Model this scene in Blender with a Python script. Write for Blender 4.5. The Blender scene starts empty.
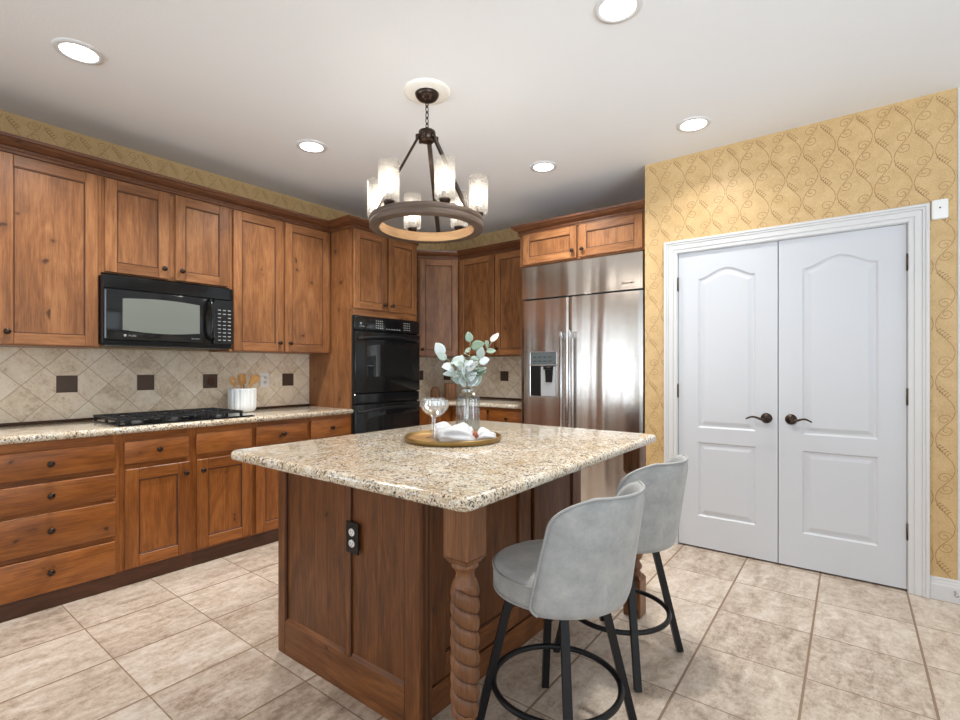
import bpy, bmesh, math, random
from mathutils import Vector, Matrix
random.seed(7)
PI = math.pi
sc = bpy.context.scene
COL = sc.collection

# ---------------------------------------------------------------- camera
F_PX, YAW, HOR, CAM_H = 500.0, math.radians(37.7), 368.0, 1.25
cam_d = bpy.data.cameras.new('camera'); cam = bpy.data.objects.new('camera', cam_d); COL.objects.link(cam)
cam.location = (0, 0, CAM_H); cam.rotation_euler = (PI/2, 0, YAW)
cam_d.sensor_fit = 'HORIZONTAL'; cam_d.sensor_width = 36.0; cam_d.lens = 36.0*F_PX/960.0
cam_d.shift_y = (HOR-360.0)/960.0; cam_d.clip_start = 0.02
sc.camera = cam
# ---------------------------------------------------------------- world, exposure, daylight
sc.view_settings.view_transform = 'Standard'; sc.view_settings.look = 'None'
sc.view_settings.gamma = 1.0; sc.view_settings.use_curve_mapping = False
sc.view_settings.exposure = 0.33
sc.cycles.max_bounces = 14; sc.cycles.diffuse_bounces = 8; sc.cycles.transparent_max_bounces = 24
W = bpy.data.worlds.new('world'); sc.world = W; W.use_nodes = True
bg = W.node_tree.nodes['Background']; bg.inputs[0].default_value = (0.86, 0.93, 1.0, 1); bg.inputs[1].default_value = 1.3
def area(name, loc, rot, sx, sy, power, color, spread=PI):
    d = bpy.data.lights.new(name, 'AREA'); d.shape = 'RECTANGLE'; d.size = sx; d.size_y = sy
    d.energy = power; d.color = color; d.spread = spread
    o = bpy.data.objects.new(name, d); COL.objects.link(o); o.location = loc; o.rotation_euler = rot
    return o
DAY = (0.80, 0.905, 1.0); FILL = (0.76, 0.885, 1.0)
# daylight through the rear wall's windows, the right wall's windows and the left wall's windows, plus added ceiling fill
for wx in (-2.55, -0.85, 0.85, 2.35):
    area('daylight_rear', (wx, -3.55, 1.35), (PI/2, 0, 0), 1.2 if wx < 2 else 0.8, 2.1, 7, DAY)
    # added narrow uplights that brighten the far ceiling
    area('ceiling_fill', (wx, -3.52, 1.0), (PI/2+math.radians(15), 0, 0), 1.2 if wx < 2 else 0.8, 1.2, 1.6, FILL, math.radians(36))
area('daylight_right', (3.15, 0.2, 1.45), (PI/2, 0, PI/2), 4.6, 2.0, 21, DAY)
area('ceiling_fill', (3.12, 0.2, 1.1), (PI/2+math.radians(20), 0, PI/2-math.radians(32)), 3.6, 1.2, 15, FILL, math.radians(46))  # added fill lamp, tilted up at the far ceiling
for wy in (-1.25, -2.65):
    area('daylight_left', (-3.93, wy, 1.45), (PI/2, 0, -PI/2), 0.6, 1.4, 6, DAY)
    area('ceiling_fill', (-3.92, wy, 1.1), (PI/2+math.radians(16), 0, -PI/2+math.radians(62)), 0.6, 0.9, 1.2, FILL, math.radians(40))  # added uplight aimed across at the far ceiling

# ---------------------------------------------------------------- node helpers
class NT:
    def __init__(s, name):
        s.m = bpy.data.materials.new(name); s.m.use_nodes = True
        s.t = s.m.node_tree; s.n = s.t.nodes; s.bsdf = s.n['Principled BSDF']; s.out = s.n['Material Output']
    def link(s, a, b): s.t.links.new(a, b)
    def put(s, sock, v):
        if hasattr(v, 'is_linked') or isinstance(v, bpy.types.NodeSocket): s.link(v, sock)
        else:
            try: sock.default_value = v
            except Exception: sock.default_value = (v, v, v, 1) if isinstance(v, (int, float)) else (v[0], v[1], v[2], 1)
    def math(s, op, a, b=0.0, c=0.0, clamp=False):
        n = s.n.new('ShaderNodeMath'); n.operation = op; n.use_clamp = clamp
        for i, v in enumerate((a, b, c)): s.put(n.inputs[i], v)
        return n.outputs[0]
    def uv(s): 
        n = s.n.new('ShaderNodeUVMap'); n.uv_map = 'UVMap'; return n.outputs[0]
    def objco(s): return s.n.new('ShaderNodeTexCoord').outputs['Object']
    def mapping(s, v, scale=(1,1,1), loc=(0,0,0), rot=(0,0,0)):
        n = s.n.new('ShaderNodeMapping'); s.link(v, n.inputs[0])
        n.inputs['Scale'].default_value = scale; n.inputs['Location'].default_value = loc; n.inputs['Rotation'].default_value = rot
        return n.outputs[0]
    def noise(s, v, scale=5, detail=3, rough=0.5, dist=0.0, col=False):
        n = s.n.new('ShaderNodeTexNoise'); s.link(v, n.inputs['Vector'])
        n.inputs['Scale'].default_value = scale; n.inputs['Detail'].default_value = detail
        n.inputs['Roughness'].default_value = rough; n.inputs['Distortion'].default_value = dist
        return n.outputs[1 if col else 0]
    def voro(s, v, scale=5, feature='F1', out='Distance', rand=1.0):
        n = s.n.new('ShaderNodeTexVoronoi'); n.feature = feature; s.link(v, n.inputs['Vector'])
        n.inputs['Scale'].default_value = scale; n.inputs['Randomness'].default_value = rand
        return n.outputs[out]
    def ramp(s, f, stops, interp='LINEAR'):
        n = s.n.new('ShaderNodeValToRGB'); s.link(f, n.inputs[0]); cr = n.color_ramp; cr.interpolation = interp
        while len(cr.elements) < len(stops): cr.elements.new(0.5)
        for e, (p, c) in zip(cr.elements, stops):
            e.position = p; e.color = (c[0], c[1], c[2], 1) if not isinstance(c, (int, float)) else (c, c, c, 1)
        return n.outputs[0]
    def mix(s, f, a, b, mode='MIX'):
        n = s.n.new('ShaderNodeMix'); n.data_type = 'RGBA'; n.blend_type = mode
        s.put(n.inputs[0], f); s.put(n.inputs[6], a); s.put(n.inputs[7], b)
        return n.outputs[2]
    def sep(s, v):
        n = s.n.new('ShaderNodeSeparateXYZ'); s.link(v, n.inputs[0]); return n.outputs
    def comb(s, x, y, z=0.0):
        n = s.n.new('ShaderNodeCombineXYZ')
        for i, v in enumerate((x, y, z)): s.put(n.inputs[i], v)
        return n.outputs[0]
    def attr(s, name):
        n = s.n.new('ShaderNodeAttribute'); n.attribute_name = name; return n.outputs['Fac']
    def bump(s, h, strength=0.2, dist=0.002):
        n = s.n.new('ShaderNodeBump'); n.inputs['Strength'].default_value = strength; n.inputs['Distance'].default_value = dist
        s.link(h, n.inputs['Height']); s.link(n.outputs[0], s.bsdf.inputs['Normal'])
    def set(s, **k):
        names = dict(color='Base Color', rough='Roughness', metal='Metallic', spec='Specular IOR Level', coat='Coat Weight', coat_rough='Coat Roughness',
                     trans='Transmission Weight', ior='IOR', sheen='Sheen Weight', emit='Emission Color', emit_s='Emission Strength', alpha='Alpha')
        for a, v in k.items():
            if isinstance(v, tuple) and len(v) == 3: v = (*v, 1)
            s.put(s.bsdf.inputs[names[a]], v)
        return s

def plain(name, color, rough=0.5, metal=0.0, **k):
    t = NT(name); t.set(color=color, rough=rough, metal=metal, **k); return t.m
def srgb(r, g, b):
    f = lambda c: (c/255)/12.92 if c/255 <= 0.04045 else ((c/255+0.055)/1.055)**2.4
    return (f(r), f(g), f(b))

def wood(name, dark, mid, light, rough=0.36, knots=0.9):
    t = NT(name); uv = t.uv()
    st = t.mapping(uv, (1, 0.055, 1))
    n1 = t.noise(st, 62, 8, 0.74, 0.8)
    n2 = t.noise(t.mapping(uv, (1, 0.24, 1)), 8, 4, 0.6, 1.6)
    fine = t.noise(t.mapping(uv, (1, 0.03, 1)), 260, 2, 0.6)
    f = t.math('ADD', t.math('MULTIPLY', n1, 0.50), t.math('MULTIPLY', n2, 0.50))
    c = t.ramp(f, [(0.34, dark), (0.48, mid), (0.61, light)])
    c = t.mix(0.30, c, t.ramp(fine, [(0.3, dark), (0.65, light)]), 'MIX')
    # knots, a few per square metre, with a dark heart
    wob = t.noise(uv, 9, 2, 0.5, col=True)
    kv = t.mix(0.06, t.mapping(uv, (1.0, 0.62, 1)), wob, 'LINEAR_LIGHT')
    kd = t.voro(kv, 5.6)
    km = t.ramp(kd, [(0.045, 1.0), (0.085, 0.0)])
    c = t.mix(t.math('MULTIPLY', km, knots), c, tuple(x*0.42 for x in dark))
    halo = t.ramp(kd, [(0.08, 1.0), (0.26, 0.0)])
    c = t.mix(t.math('MULTIPLY', halo, 0.30*knots), c, dark)
    tone = t.attr('tone')
    c = t.mix(1.0, c, t.ramp(tone, [(0.0, (0.78, 0.75, 0.72)), (1.0, (1.14, 1.14, 1.15))]), 'MULTIPLY')
    t.set(color=c, rough=t.ramp(n1, [(0.2, rough+0.08), (0.8, rough-0.06)]), coat=0.05, coat_rough=0.25, spec=0.4)
    t.bump(n1, 0.12, 0.001)
    return t.m

M = {}
M['wood'] = wood('alder_wood', srgb(84, 50, 26), srgb(130, 83, 48), srgb(164, 114, 72))
M['wood_base'] = wood('alder_wood_base', srgb(84, 45, 17), srgb(136, 78, 32), srgb(170, 106, 50))
M['wood_shaded'] = wood('alder_wood_island', srgb(60, 31, 11), srgb(100, 57, 25), srgb(134, 84, 43), 0.44)  # same alder, toned down: the island's shade is put into the colour
M['wood_leg'] = wood('alder_wood_leg', srgb(72, 43, 24), srgb(112, 72, 43), srgb(142, 97, 62))
M['wood_trim'] = wood('alder_wood_trim', srgb(66, 38, 22), srgb(100, 60, 36), srgb(128, 82, 52))
M['glaze'] = plain('dark_glaze', srgb(74, 42, 24), 0.5)
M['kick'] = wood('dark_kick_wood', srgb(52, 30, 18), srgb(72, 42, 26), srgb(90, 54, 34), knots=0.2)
M['bronze'] = plain('oil_rubbed_bronze', srgb(64, 52, 45), 0.30, 0.85)
M['white_paint'] = plain('white_door_paint', srgb(204, 207, 212), 0.40)
M['white_trim'] = plain('white_trim_paint', srgb(214, 214, 214), 0.35)
M['white_plastic'] = plain('white_plastic', srgb(238, 238, 236), 0.35)
M['black_plastic'] = plain('black_plastic', srgb(18, 18, 19), 0.35, spec=0.3)
M['slot'] = plain('dark_slot', srgb(20, 20, 20), 0.6)
M['black_gloss'] = plain('black_gloss_enamel', (0.008, 0.009, 0.010), 0.10, spec=0.35)
M['black_glass'] = plain('black_glass', (0.006, 0.007, 0.008), 0.04)
M['black_iron'] = plain('cast_iron', srgb(26, 27, 30), 0.55)
M['black_metal'] = plain('black_powder_coat', srgb(26, 27, 30), 0.42, 0.3)
M['oven_window'] = plain('oven_window_glass', (0.012, 0.013, 0.013), 0.03)
M['gray_marks'] = plain('panel_marking', srgb(150, 152, 150), 0.5)
M['mw_window'] = plain('microwave_window_screen', srgb(112, 118, 112), 0.25)
M['steel_trim'] = plain('polished_steel', srgb(200, 200, 202), 0.22, 1.0)
M['chrome_dark'] = plain('dark_chrome', srgb(120, 125, 132), 0.15, 1.0)
M['hinge'] = plain('bronze_hinge', srgb(88, 80, 66), 0.35, 0.8)
M['brown_leather'] = plain('rust_leather', srgb(142, 76, 50), 0.5)
M['gold'] = plain('antique_gold', srgb(142, 114, 66), 0.38, 0.7)
M['cloth'] = plain('white_linen', srgb(208, 209, 211), 0.9)
M['ceramic'] = plain('white_ceramic', srgb(233, 238, 240), 0.32)
M['lightwood'] = wood('light_utensil_wood', srgb(170, 116, 56), srgb(205, 152, 88), srgb(226, 182, 124), 0.5, 0.0)
M['stem'] = plain('leaf_stem', srgb(150, 138, 108), 0.6)
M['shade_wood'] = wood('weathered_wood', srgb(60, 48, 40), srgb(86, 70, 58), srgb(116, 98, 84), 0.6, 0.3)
M['lit_wood'] = wood('lit_ring_wood', srgb(150, 112, 74), srgb(184, 142, 98), srgb(206, 166, 120), 0.6, 0.0)  # ring wood lightened, the lamplight on it put into the colour

def m_steel():
    t = NT('brushed_stainless'); co = t.objco()
    br = t.noise(t.mapping(co, (900, 900, 4)), 1.0, 2, 0.6)
    w = t.noise(t.mapping(co, (3.6, 3.6, 0.24), (0, 0, 0), (0, 0.10, 0)), 1.0, 2, 0.4, 0.2)
    h = t.math('ADD', t.math('MULTIPLY', w, 1.0), t.math('MULTIPLY', br, 0.004))
    t.set(color=srgb(196, 190, 184), metal=1.0, rough=t.ramp(br, [(0.3, 0.17), (0.7, 0.25)]))
    t.bump(h, 0.55, 0.06)
    return t.m
M['steel'] = m_steel()

def m_granite():
    t = NT('speckled_granite'); co = t.objco()
    big = t.noise(co, 9, 4, 0.6)
    c = t.ramp(big, [(0.35, srgb(205, 186, 156)), (0.55, srgb(222, 212, 192)), (0.70, srgb(226, 222, 210))])
    wob = t.mix(0.012, co, t.noise(co, 60, 2, col=True), 'LINEAR_LIGHT')
    v1 = t.voro(wob, 150, out='Color'); r1 = t.sep(v1)
    c = t.mix(t.ramp(r1[0], [(0.66, 0.0), (0.68, 0.6)], 'CONSTANT'), c, srgb(176, 150, 116))
    c = t.mix(t.ramp(r1[1], [(0.80, 0.0), (0.82, 0.7)], 'CONSTANT'), c, srgb(236, 233, 226))
    v2 = t.voro(wob, 210, out='Color'); r2 = t.sep(v2)
    c = t.mix(t.ramp(r2[0], [(0.82, 0.0), (0.84, 0.8)], 'CONSTANT'), c, srgb(122, 106, 90))
    v3 = t.voro(wob, 170, out='Color'); r3 = t.sep(v3)
    blk = t.math('MULTIPLY', t.math('GREATER_THAN', r3[1], 0.80), t.math('GREATER_THAN', t.noise(co, 34, 3, 0.6), 0.50))
    c = t.mix(t.math('MULTIPLY', blk, 0.88), c, srgb(52, 44, 40))
    t.set(color=c, rough=0.12, coat=0.25, coat_rough=0.04)
    return t.m
M['granite'] = m_granite()

def stone_color(t, co, idv, c0, c1, c2, strk=(5.0, 1.9, 1.9), tv=0.07):
    """travertine: per-tile tone, cloudy patches and streaks"""
    wn = t.n.new('ShaderNodeTexWhiteNoise'); wn.noise_dimensions = '3D'; t.link(idv, wn.inputs['Vector'])
    rv, rc = wn.outputs['Value'], wn.outputs['Color']
    off = t.mix(1.0, co, t.mix(1.0, rc, (9, 9, 9), 'MULTIPLY'), 'ADD')
    st = t.mapping(off, strk)
    n1 = t.noise(st, 2.6, 8, 0.74, 0.5)
    n2 = t.noise(off, 30, 6, 0.78)
    f = t.math('ADD', t.math('ADD', t.math('MULTIPLY', n1, 0.56), t.math('MULTIPLY', n2, 0.42)), t.math('MULTIPLY', t.math('SUBTRACT', rv, 0.5), tv))
    c = t.ramp(f, [(0.36, c0), (0.48, c1), (0.60, c2)])
    pits = t.noise(t.mapping(off, (1.9, 1, 1)), 60, 4, 0.75)
    pm = t.math('MULTIPLY', t.ramp(pits, [(0.58, 0.0), (0.66, 1.0)]), t.ramp(n1, [(0.44, 1.0), (0.56, 0.15)]))
    c = t.mix(t.math('MULTIPLY', pm, 0.75), c, tuple(x*0.52 for x in c0))
    return c, n2, pm

def m_floor():
    t = NT('travertine_floor'); co = t.objco(); s = t.sep(co)
    u = t.math('DIVIDE', t.math('ADD', t.math('SUBTRACT', s[0], 0.252), t.math('MULTIPLY', s[1], 0.020)), 0.400)
    v = t.math('DIVIDE', t.math('SUBTRACT', s[1], 0.737), 0.4146)
    idv = t.comb(t.math('FLOOR', u), t.math('FLOOR', v), 0.0)
    def edge(a, size):
        fr = t.math('FRACT', a); d = t.math('MINIMUM', fr, t.math('SUBTRACT', 1.0, fr)); return t.math('MULTIPLY', d, size)
    eu, ev = edge(u, 0.400), edge(v, 0.4146)
    wob = t.math('MULTIPLY', t.math('SUBTRACT', t.noise(co, 40, 2), 0.5), 0.003)
    gm = t.math('MAXIMUM', t.math('LESS_THAN', t.math('ADD', eu, wob), 0.0048), t.math('LESS_THAN', t.math('ADD', ev, wob), 0.0026))
    c, n2, pm = stone_color(t, co, idv, srgb(148, 129, 112), srgb(190, 174, 157), srgb(214, 203, 190))
    c = t.mix(gm, c, srgb(140, 118, 98))
    t.set(color=c, rough=t.mix(gm, 0.34, 0.8))
    h = t.math('SUBTRACT', 1.0, t.math('ADD', t.math('MULTIPLY', gm, 0.8), t.math('MULTIPLY', pm, 0.3)))
    t.bump(h, 0.3, 0.002)
    return t.m
M['floor'] = m_floor()

def m_splash(name, axis, a0):
    """diagonal 6 inch tumbled tiles; axis = world axis along the wall"""
    t = NT(name); co = t.objco(); s = t.sep(co); D = 0.1524
    a = t.math('SUBTRACT', s[axis], a0); z = t.math('SUBTRACT', s[2], 1.1457)
    u = t.math('DIVIDE', t.math('ADD', a, z), 1.41421*D); v = t.math('DIVIDE', t.math('SUBTRACT', a, z), 1.41421*D)
    idv = t.comb(t.math('FLOOR', u), t.math('FLOOR', v), float(axis))
    def edge(q):
        fr = t.math('FRACT', q); d = t.math('MINIMUM', fr, t.math('SUBTRACT', 1.0, fr)); return t.math('MULTIPLY', d, D)
    gm = t.math('LESS_THAN', t.math('MINIMUM', edge(u), edge(v)), 0.0019)
    cc = t.comb(t.math('MULTIPLY', u, D), t.math('MULTIPLY', v, D), 0.0)
    c, n2, pm = stone_color(t, cc, idv, srgb(198, 178, 152), srgb(230, 215, 192), srgb(242, 232, 216), (2.2, 1.6, 1.9), 0.10)
    c = t.mix(gm, c, srgb(182, 163, 138))
    t.set(color=c, rough=0.45)
    t.bump(t.math('SUBTRACT', 1.0, t.math('ADD', gm, t.math('MULTIPLY', pm, 0.2))), 0.35, 0.002)
    return t.m
M['splash_left'] = m_splash('splash_tile_left', 1, 0.8947)
M['splash_back'] = m_splash('splash_tile_back', 0, -3.08)
M['accent'] = plain('bronze_accent_tile', srgb(84, 68, 56), 0.42, 0.3)

def m_wallpaper():
    t = NT('gold_wallpaper'); co = t.objco()
    n = t.noise(co, 14, 4, 0.6); n2 = t.noise(co, 240, 2, 0.6)
    c = t.ramp(n, [(0.35, srgb(196, 162, 110)), (0.65, srgb(212, 181, 130))])
    c = t.mix(0.40, c, t.ramp(n2, [(0.35, srgb(186, 152, 102)), (0.7, srgb(222, 194, 146))]))
    t.set(color=c, rough=0.40); t.bump(n2, 0.05, 0.001)
    return t.m
M['paper'] = m_wallpaper()
M['vine'] = plain('wallpaper_vine', srgb(164, 128, 82), 0.45)
def m_ceiling():
    t = NT('ceiling_paint'); co = t.objco(); n = t.noise(co, 90, 3, 0.6)
    t.set(color=srgb(232, 233, 234), rough=0.85); t.bump(n, 0.25, 0.003); return t.m
M['ceiling'] = m_ceiling()
M['wall_paint'] = plain('wall_paint', srgb(206, 192, 172), 0.75)
M['white_wall'] = plain('white_wall_paint', srgb(226, 224, 220), 0.7)

def m_suede():
    t = NT('grey_suede'); co = t.objco()
    n = t.noise(co, 16, 7, 0.72, 0.15); n2 = t.noise(co, 420, 2, 0.6)
    c = t.ramp(n, [(0.30, srgb(150, 153, 153)), (0.52, srgb(170, 172, 172)), (0.72, srgb(186, 187, 184))])
    t.set(color=c, rough=0.72, sheen=0.25); t.bump(n2, 0.08, 0.001); return t.m
M['suede'] = m_suede()
M['piping'] = plain('grey_piping', srgb(166, 167, 166), 0.6)

def m_seeded_glass():
    t = NT('seeded_glass_shade'); co = t.objco()
    v = t.voro(co, 110)
    tr = t.n.new('ShaderNodeBsdfTransparent'); tr.inputs[0].default_value = (1, 1, 1, 1)
    tl = t.n.new('ShaderNodeBsdfTranslucent'); tl.inputs[0].default_value = (0.50, 0.48, 0.44, 1)
    gl = t.n.new('ShaderNodeBsdfGlossy'); gl.inputs['Roughness'].default_value = 0.15
    m1 = t.n.new('ShaderNodeMixShader'); t.link(t.ramp(v, [(0.10, 0.50), (0.35, 0.24)]), m1.inputs[0]); t.link(tr.outputs[0], m1.inputs[1]); t.link(tl.outputs[0], m1.inputs[2])
    m2 = t.n.new('ShaderNodeMixShader'); m2.inputs[0].default_value = 0.08; t.link(m1.outputs[0], m2.inputs[1]); t.link(gl.outputs[0], m2.inputs[2])
    t.link(m2.outputs[0], t.out.inputs[0]); return t.m
M['shade_glass'] = m_seeded_glass()
def m_clear(name, tint=(1, 1, 1), gloss=0.12, edge=0.55):
    """thin-walled clear glass: see-through with a bright rim where it turns away"""
    t = NT(name)
    lw = t.n.new('ShaderNodeLayerWeight'); lw.inputs[0].default_value = 0.35
    tr = t.n.new('ShaderNodeBsdfTransparent'); tr.inputs[0].default_value = (*tint, 1)
    gl = t.n.new('ShaderNodeBsdfGlossy'); gl.inputs['Roughness'].default_value = 0.04
    mx = t.n.new('ShaderNodeMixShader'); t.link(t.ramp(lw.outputs['Facing'], [(0.15, gloss), (1.0, edge)]), mx.inputs[0])
    t.link(tr.outputs[0], mx.inputs[1]); t.link(gl.outputs[0], mx.inputs[2]); t.link(mx.outputs[0], t.out.inputs[0])
    return t.m
M['glass'] = m_clear('clear_glass', (0.84, 0.86, 0.85), 0.10, 0.6)
M['crystal'] = m_clear('cut_crystal', (0.97, 0.98, 0.98), 0.20, 0.7)
def emit(name, col, s):
    t = NT(name); t.set(color=(0.9, 0.9, 0.9), emit=col, emit_s=s); return t.m
M['lamp'] = emit('recessed_lamp', (1.0, 0.98, 0.95), 9.0)
M['bulb'] = emit('warm_bulb', (1.0, 0.91, 0.80), 18.0)
def m_leaf():
    t = NT('eucalyptus_leaf'); tone = t.attr('tone')
    c = t.ramp(tone, [(0.0, srgb(112, 136, 108)), (0.4, srgb(146, 168, 150)), (0.7, srgb(186, 198, 196)), (0.88, srgb(214, 222, 226)), (1.0, srgb(218, 208, 186))])
    t.set(color=c, rough=0.55); return t.m
M['leaf'] = m_leaf()

# ---------------------------------------------------------------- mesh builder
AX = {'x': Vector((1, 0, 0)), 'y': Vector((0, 1, 0)), 'z': Vector((0, 0, 1))}
class MB:
    def __init__(s): s.v = []; s.f = []; s.uv = []; s.tone = []; s.mi = []; s.sm = []
    def add(s, verts, faces, grain='z', mat=0, smooth=False, tone=None, uvs=None):
        b = len(s.v); vs = [Vector(q) for q in verts]; s.v.extend(vs)
        g = AX[grain] if isinstance(grain, str) else Vector(grain).normalized()
        ou, ov = random.random()*7, random.random()*7
        tn = random.random() if tone is None else tone
        for fi, f in enumerate(faces):
            p = [vs[i] for i in f]; n = Vector((0, 0, 0))
            for i in range(len(p)):
                a, c = p[i], p[(i+1) % len(p)]
                n += Vector(((a.y-c.y)*(a.z+c.z), (a.z-c.z)*(a.x+c.x), (a.x-c.x)*(a.y+c.y)))
            if n.length > 1e-12: n.normalize()
            gg = g if abs(n.dot(g)) < 0.9 else (AX['x'] if abs(n.x) < 0.8 else AX['y'])
            w = gg.cross(n)
            if w.length > 1e-9: w.normalize()
            s.f.append([i+b for i in f]); s.tone.append(tn); s.mi.append(mat); s.sm.append(smooth)
            if uvs and fi < len(uvs): s.uv.extend([(a+ou, b+ov) for a, b in uvs[fi]])
            else:
                for q in p: s.uv.append((q.dot(w)+ou, q.dot(gg)+ov))
        return s
    def box(s, x0, x1, y0, y1, z0, z1, grain='z', bev=0.0, mat=0, tone=None, seg=1):
        if bev <= 0:
            v = [(x, y, z) for x in (x0, x1) for y in (y0, y1) for z in (z0, z1)]
            return s.add(v, [(0, 1, 3, 2), (4, 6, 7, 5), (0, 4, 5, 1), (2, 3, 7, 6), (0, 2, 6, 4), (1, 5, 7, 3)], grain, mat, False, tone)
        bm = bmesh.new(); bmesh.ops.create_cube(bm, size=1.0)
        for q in bm.verts: q.co = ((x0+x1)/2+q.co.x*(x1-x0), (y0+y1)/2+q.co.y*(y1-y0), (z0+z1)/2+q.co.z*(z1-z0))
        bmesh.ops.bevel(bm, geom=bm.edges[:], offset=bev, segments=seg, profile=0.5, affect='EDGES')
        return s.bm(bm, grain, mat, seg > 1, tone)
    def bm(s, bm, grain='z', mat=0, smooth=False, tone=None):
        bm.verts.index_update()
        s.add([q.co[:] for q in bm.verts], [[q.index for q in f.verts] for f in bm.faces], grain, mat, smooth, tone); bm.free(); return s
    def lathe(s, prof, cx=0, cy=0, seg=32, mat=0, smooth=True, grain='z', tone=None, fn=None, cap=False):
        v, f, uvs = [], [], []
        ln = [0.0]; rm = max(r for r, z in prof)
        for k in range(1, len(prof)): ln.append(ln[-1]+math.hypot(prof[k][0]-prof[k-1][0], prof[k][1]-prof[k-1][1]))
        for k, (r, z) in enumerate(prof):
            for i in range(seg):
                a = 2*PI*i/seg; rr = r*(fn(a, z) if fn else 1.0)
                v.append((cx+rr*math.cos(a), cy+rr*math.sin(a), z))
        for k in range(len(prof)-1):
            for i in range(seg):
                j = (i+1) % seg; f.append((k*seg+i, k*seg+j, (k+1)*seg+j, (k+1)*seg+i)); u0, u1 = 2*PI*rm*i/seg, 2*PI*rm*(i+1)/seg; q = [(u0, ln[k]), (u1, ln[k]), (u1, ln[k+1]), (u0, ln[k+1])]; uvs.append([(b_, a_) for a_, b_ in q] if grain == 'round' else q)
        if cap:
            f.append(tuple(reversed(range(seg)))); f.append(tuple((len(prof)-1)*seg+i for i in range(seg)))
        return s.add(v, f, 'z', mat, smooth, tone, uvs)
    def tube(s, pts, r, seg=8, mat=0, closed=False, tone=None, caps=True):
        P = [Vector(p) for p in pts]; n = len(P); v, f = [], []
        rs = r if isinstance(r, (list, tuple)) else [r]*n
        prev = None
        for i in range(n):
            if closed: d = P[(i+1) % n]-P[i-1]
            else: d = P[min(i+1, n-1)]-P[max(i-1, 0)]
            d.normalize()
            if prev is None:
                u = Vector((0, 0, 1)) if abs(d.z) < 0.9 else Vector((1, 0, 0)); u = (u-d*u.dot(d)).normalized()
            else: u = (prev-d*prev.dot(d)).normalized()
            prev = u; w = d.cross(u)
            for k in range(seg):
                a = 2*PI*k/seg; v.append(P[i]+(u*math.cos(a)+w*math.sin(a))*rs[i])
        m = n if closed else n-1
        for i in range(m):
            j = (i+1) % n
            for k in range(seg):
                l = (k+1) % seg; f.append((i*seg+k, i*seg+l, j*seg+l, j*seg+k))
        if not closed and caps:
            f.append(tuple(reversed(range(seg)))); f.append(tuple((n-1)*seg+k for k in range(seg)))
        return s.add(v, f, 'z', mat, True, tone)
    def prism(s, pts2, plane, a, b, grain='z', mat=0, smooth=False, tone=None):
        """polygon in a plane extruded along the third axis: plane 'xz' along y, 'xy' along z, 'yz' along x"""
        mk = {'xz': lambda p, q: (p[0], q, p[1]), 'xy': lambda p, q: (p[0], p[1], q), 'yz': lambda p, q: (q, p[0], p[1])}[plane]
        n = len(pts2); v = [mk(p, a) for p in pts2]+[mk(p, b) for p in pts2]
        f = [tuple(reversed(range(n))), tuple(range(n, 2*n))]+[(i, (i+1) % n, n+(i+1) % n, n+i) for i in range(n)]
        return s.add(v, f, grain, mat, smooth, tone)
    def bar(s, p, q, w, h, up=(0, 0, 1), mat=0, tone=None):
        p, q = Vector(p), Vector(q); d = (q-p).normalized(); u = Vector(up); u = (u-d*u.dot(d)).normalized(); r = d.cross(u)
        v = []
        for e in (p, q):
            for a, b in ((-1, -1), (1, -1), (1, 1), (-1, 1)): v.append(e+r*(a*w/2)+u*(b*h/2))
        return s.add(v, [(3, 2, 1, 0), (4, 5, 6, 7), (0, 1, 5, 4), (1, 2, 6, 5), (2, 3, 7, 6), (3, 0, 4, 7)], d, mat, False, tone)
    def build(s, name, mats, parent=None, loc=(0, 0, 0), org=None, fix=True):
        org = Vector(org) if org is not None else Vector((0, 0, 0))
        me = bpy.data.meshes.new(name); me.from_pydata([(q-org)[:] for q in s.v], [], s.f)
        ul = me.uv_layers.new(name='UVMap'); ul.data.foreach_set('uv', [c for q in s.uv for c in q])
        at = me.attributes.new('tone', 'FLOAT', 'FACE'); at.data.foreach_set('value', s.tone)
        me.polygons.foreach_set('material_index', s.mi); me.polygons.foreach_set('use_smooth', s.sm)
        for m in (mats if isinstance(mats, (list, tuple)) else [mats]): me.materials.append(m)
        if fix:
            b = bmesh.new(); b.from_mesh(me); bmesh.ops.recalc_face_normals(b, faces=b.faces[:]); b.to_mesh(me); b.free()
        me.update()
        o = bpy.data.objects.new(name, me); COL.objects.link(o); o.parent = parent
        o.location = Vector(loc)+org
        return o

def tag(o, label=None, cat=None, group=None, kind=None):
    if label: o['label'] = label
    if cat: o['category'] = cat
    if group: o['group'] = group
    if kind: o['kind'] = kind
    return o
def thing(name, label, cat, loc=(0, 0, 0), rz=0.0, group=None):
    o = bpy.data.objects.new(name, None); COL.objects.link(o); o.location = loc; o.rotation_euler = (0, 0, rz)
    o.empty_display_size = 0.1
    return tag(o, label, cat, group)
def kids(o): return [c for c in bpy.data.objects if c.parent == o]
def copy_tree(o, parent=None):
    c = o.copy(); COL.objects.link(c); c.parent = parent
    for ch in kids(o): copy_tree(ch, c)
    return c
def struct(o, label=None, cat=None): return tag(o, label, cat, None, 'structure')

# ================================================================ SETTING
XL, YB, YP, ZC = -3.965, 4.425, 3.66, 2.743     # left wall, back wall, pantry wall, ceiling
XP0, XP1 = -1.292, 0.386                        # papered pantry wall's two ends
YR, XR = -3.6, 3.2                              # rear wall, right wall
mb = MB(); mb.box(XL-0.1, XR+0.1, YR-0.1, YB+0.1, -0.06, 0.0)
struct(mb.build('floor', M['floor']), 'square travertine floor tiles in warm beige', 'floor')
mb = MB(); mb.box(XL-0.1, XR+0.1, YR-0.1, YB+0.1, ZC, ZC+0.08)
struct(mb.build('ceiling', M['ceiling']), 'white lightly textured ceiling with recessed lights', 'ceiling')

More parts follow.
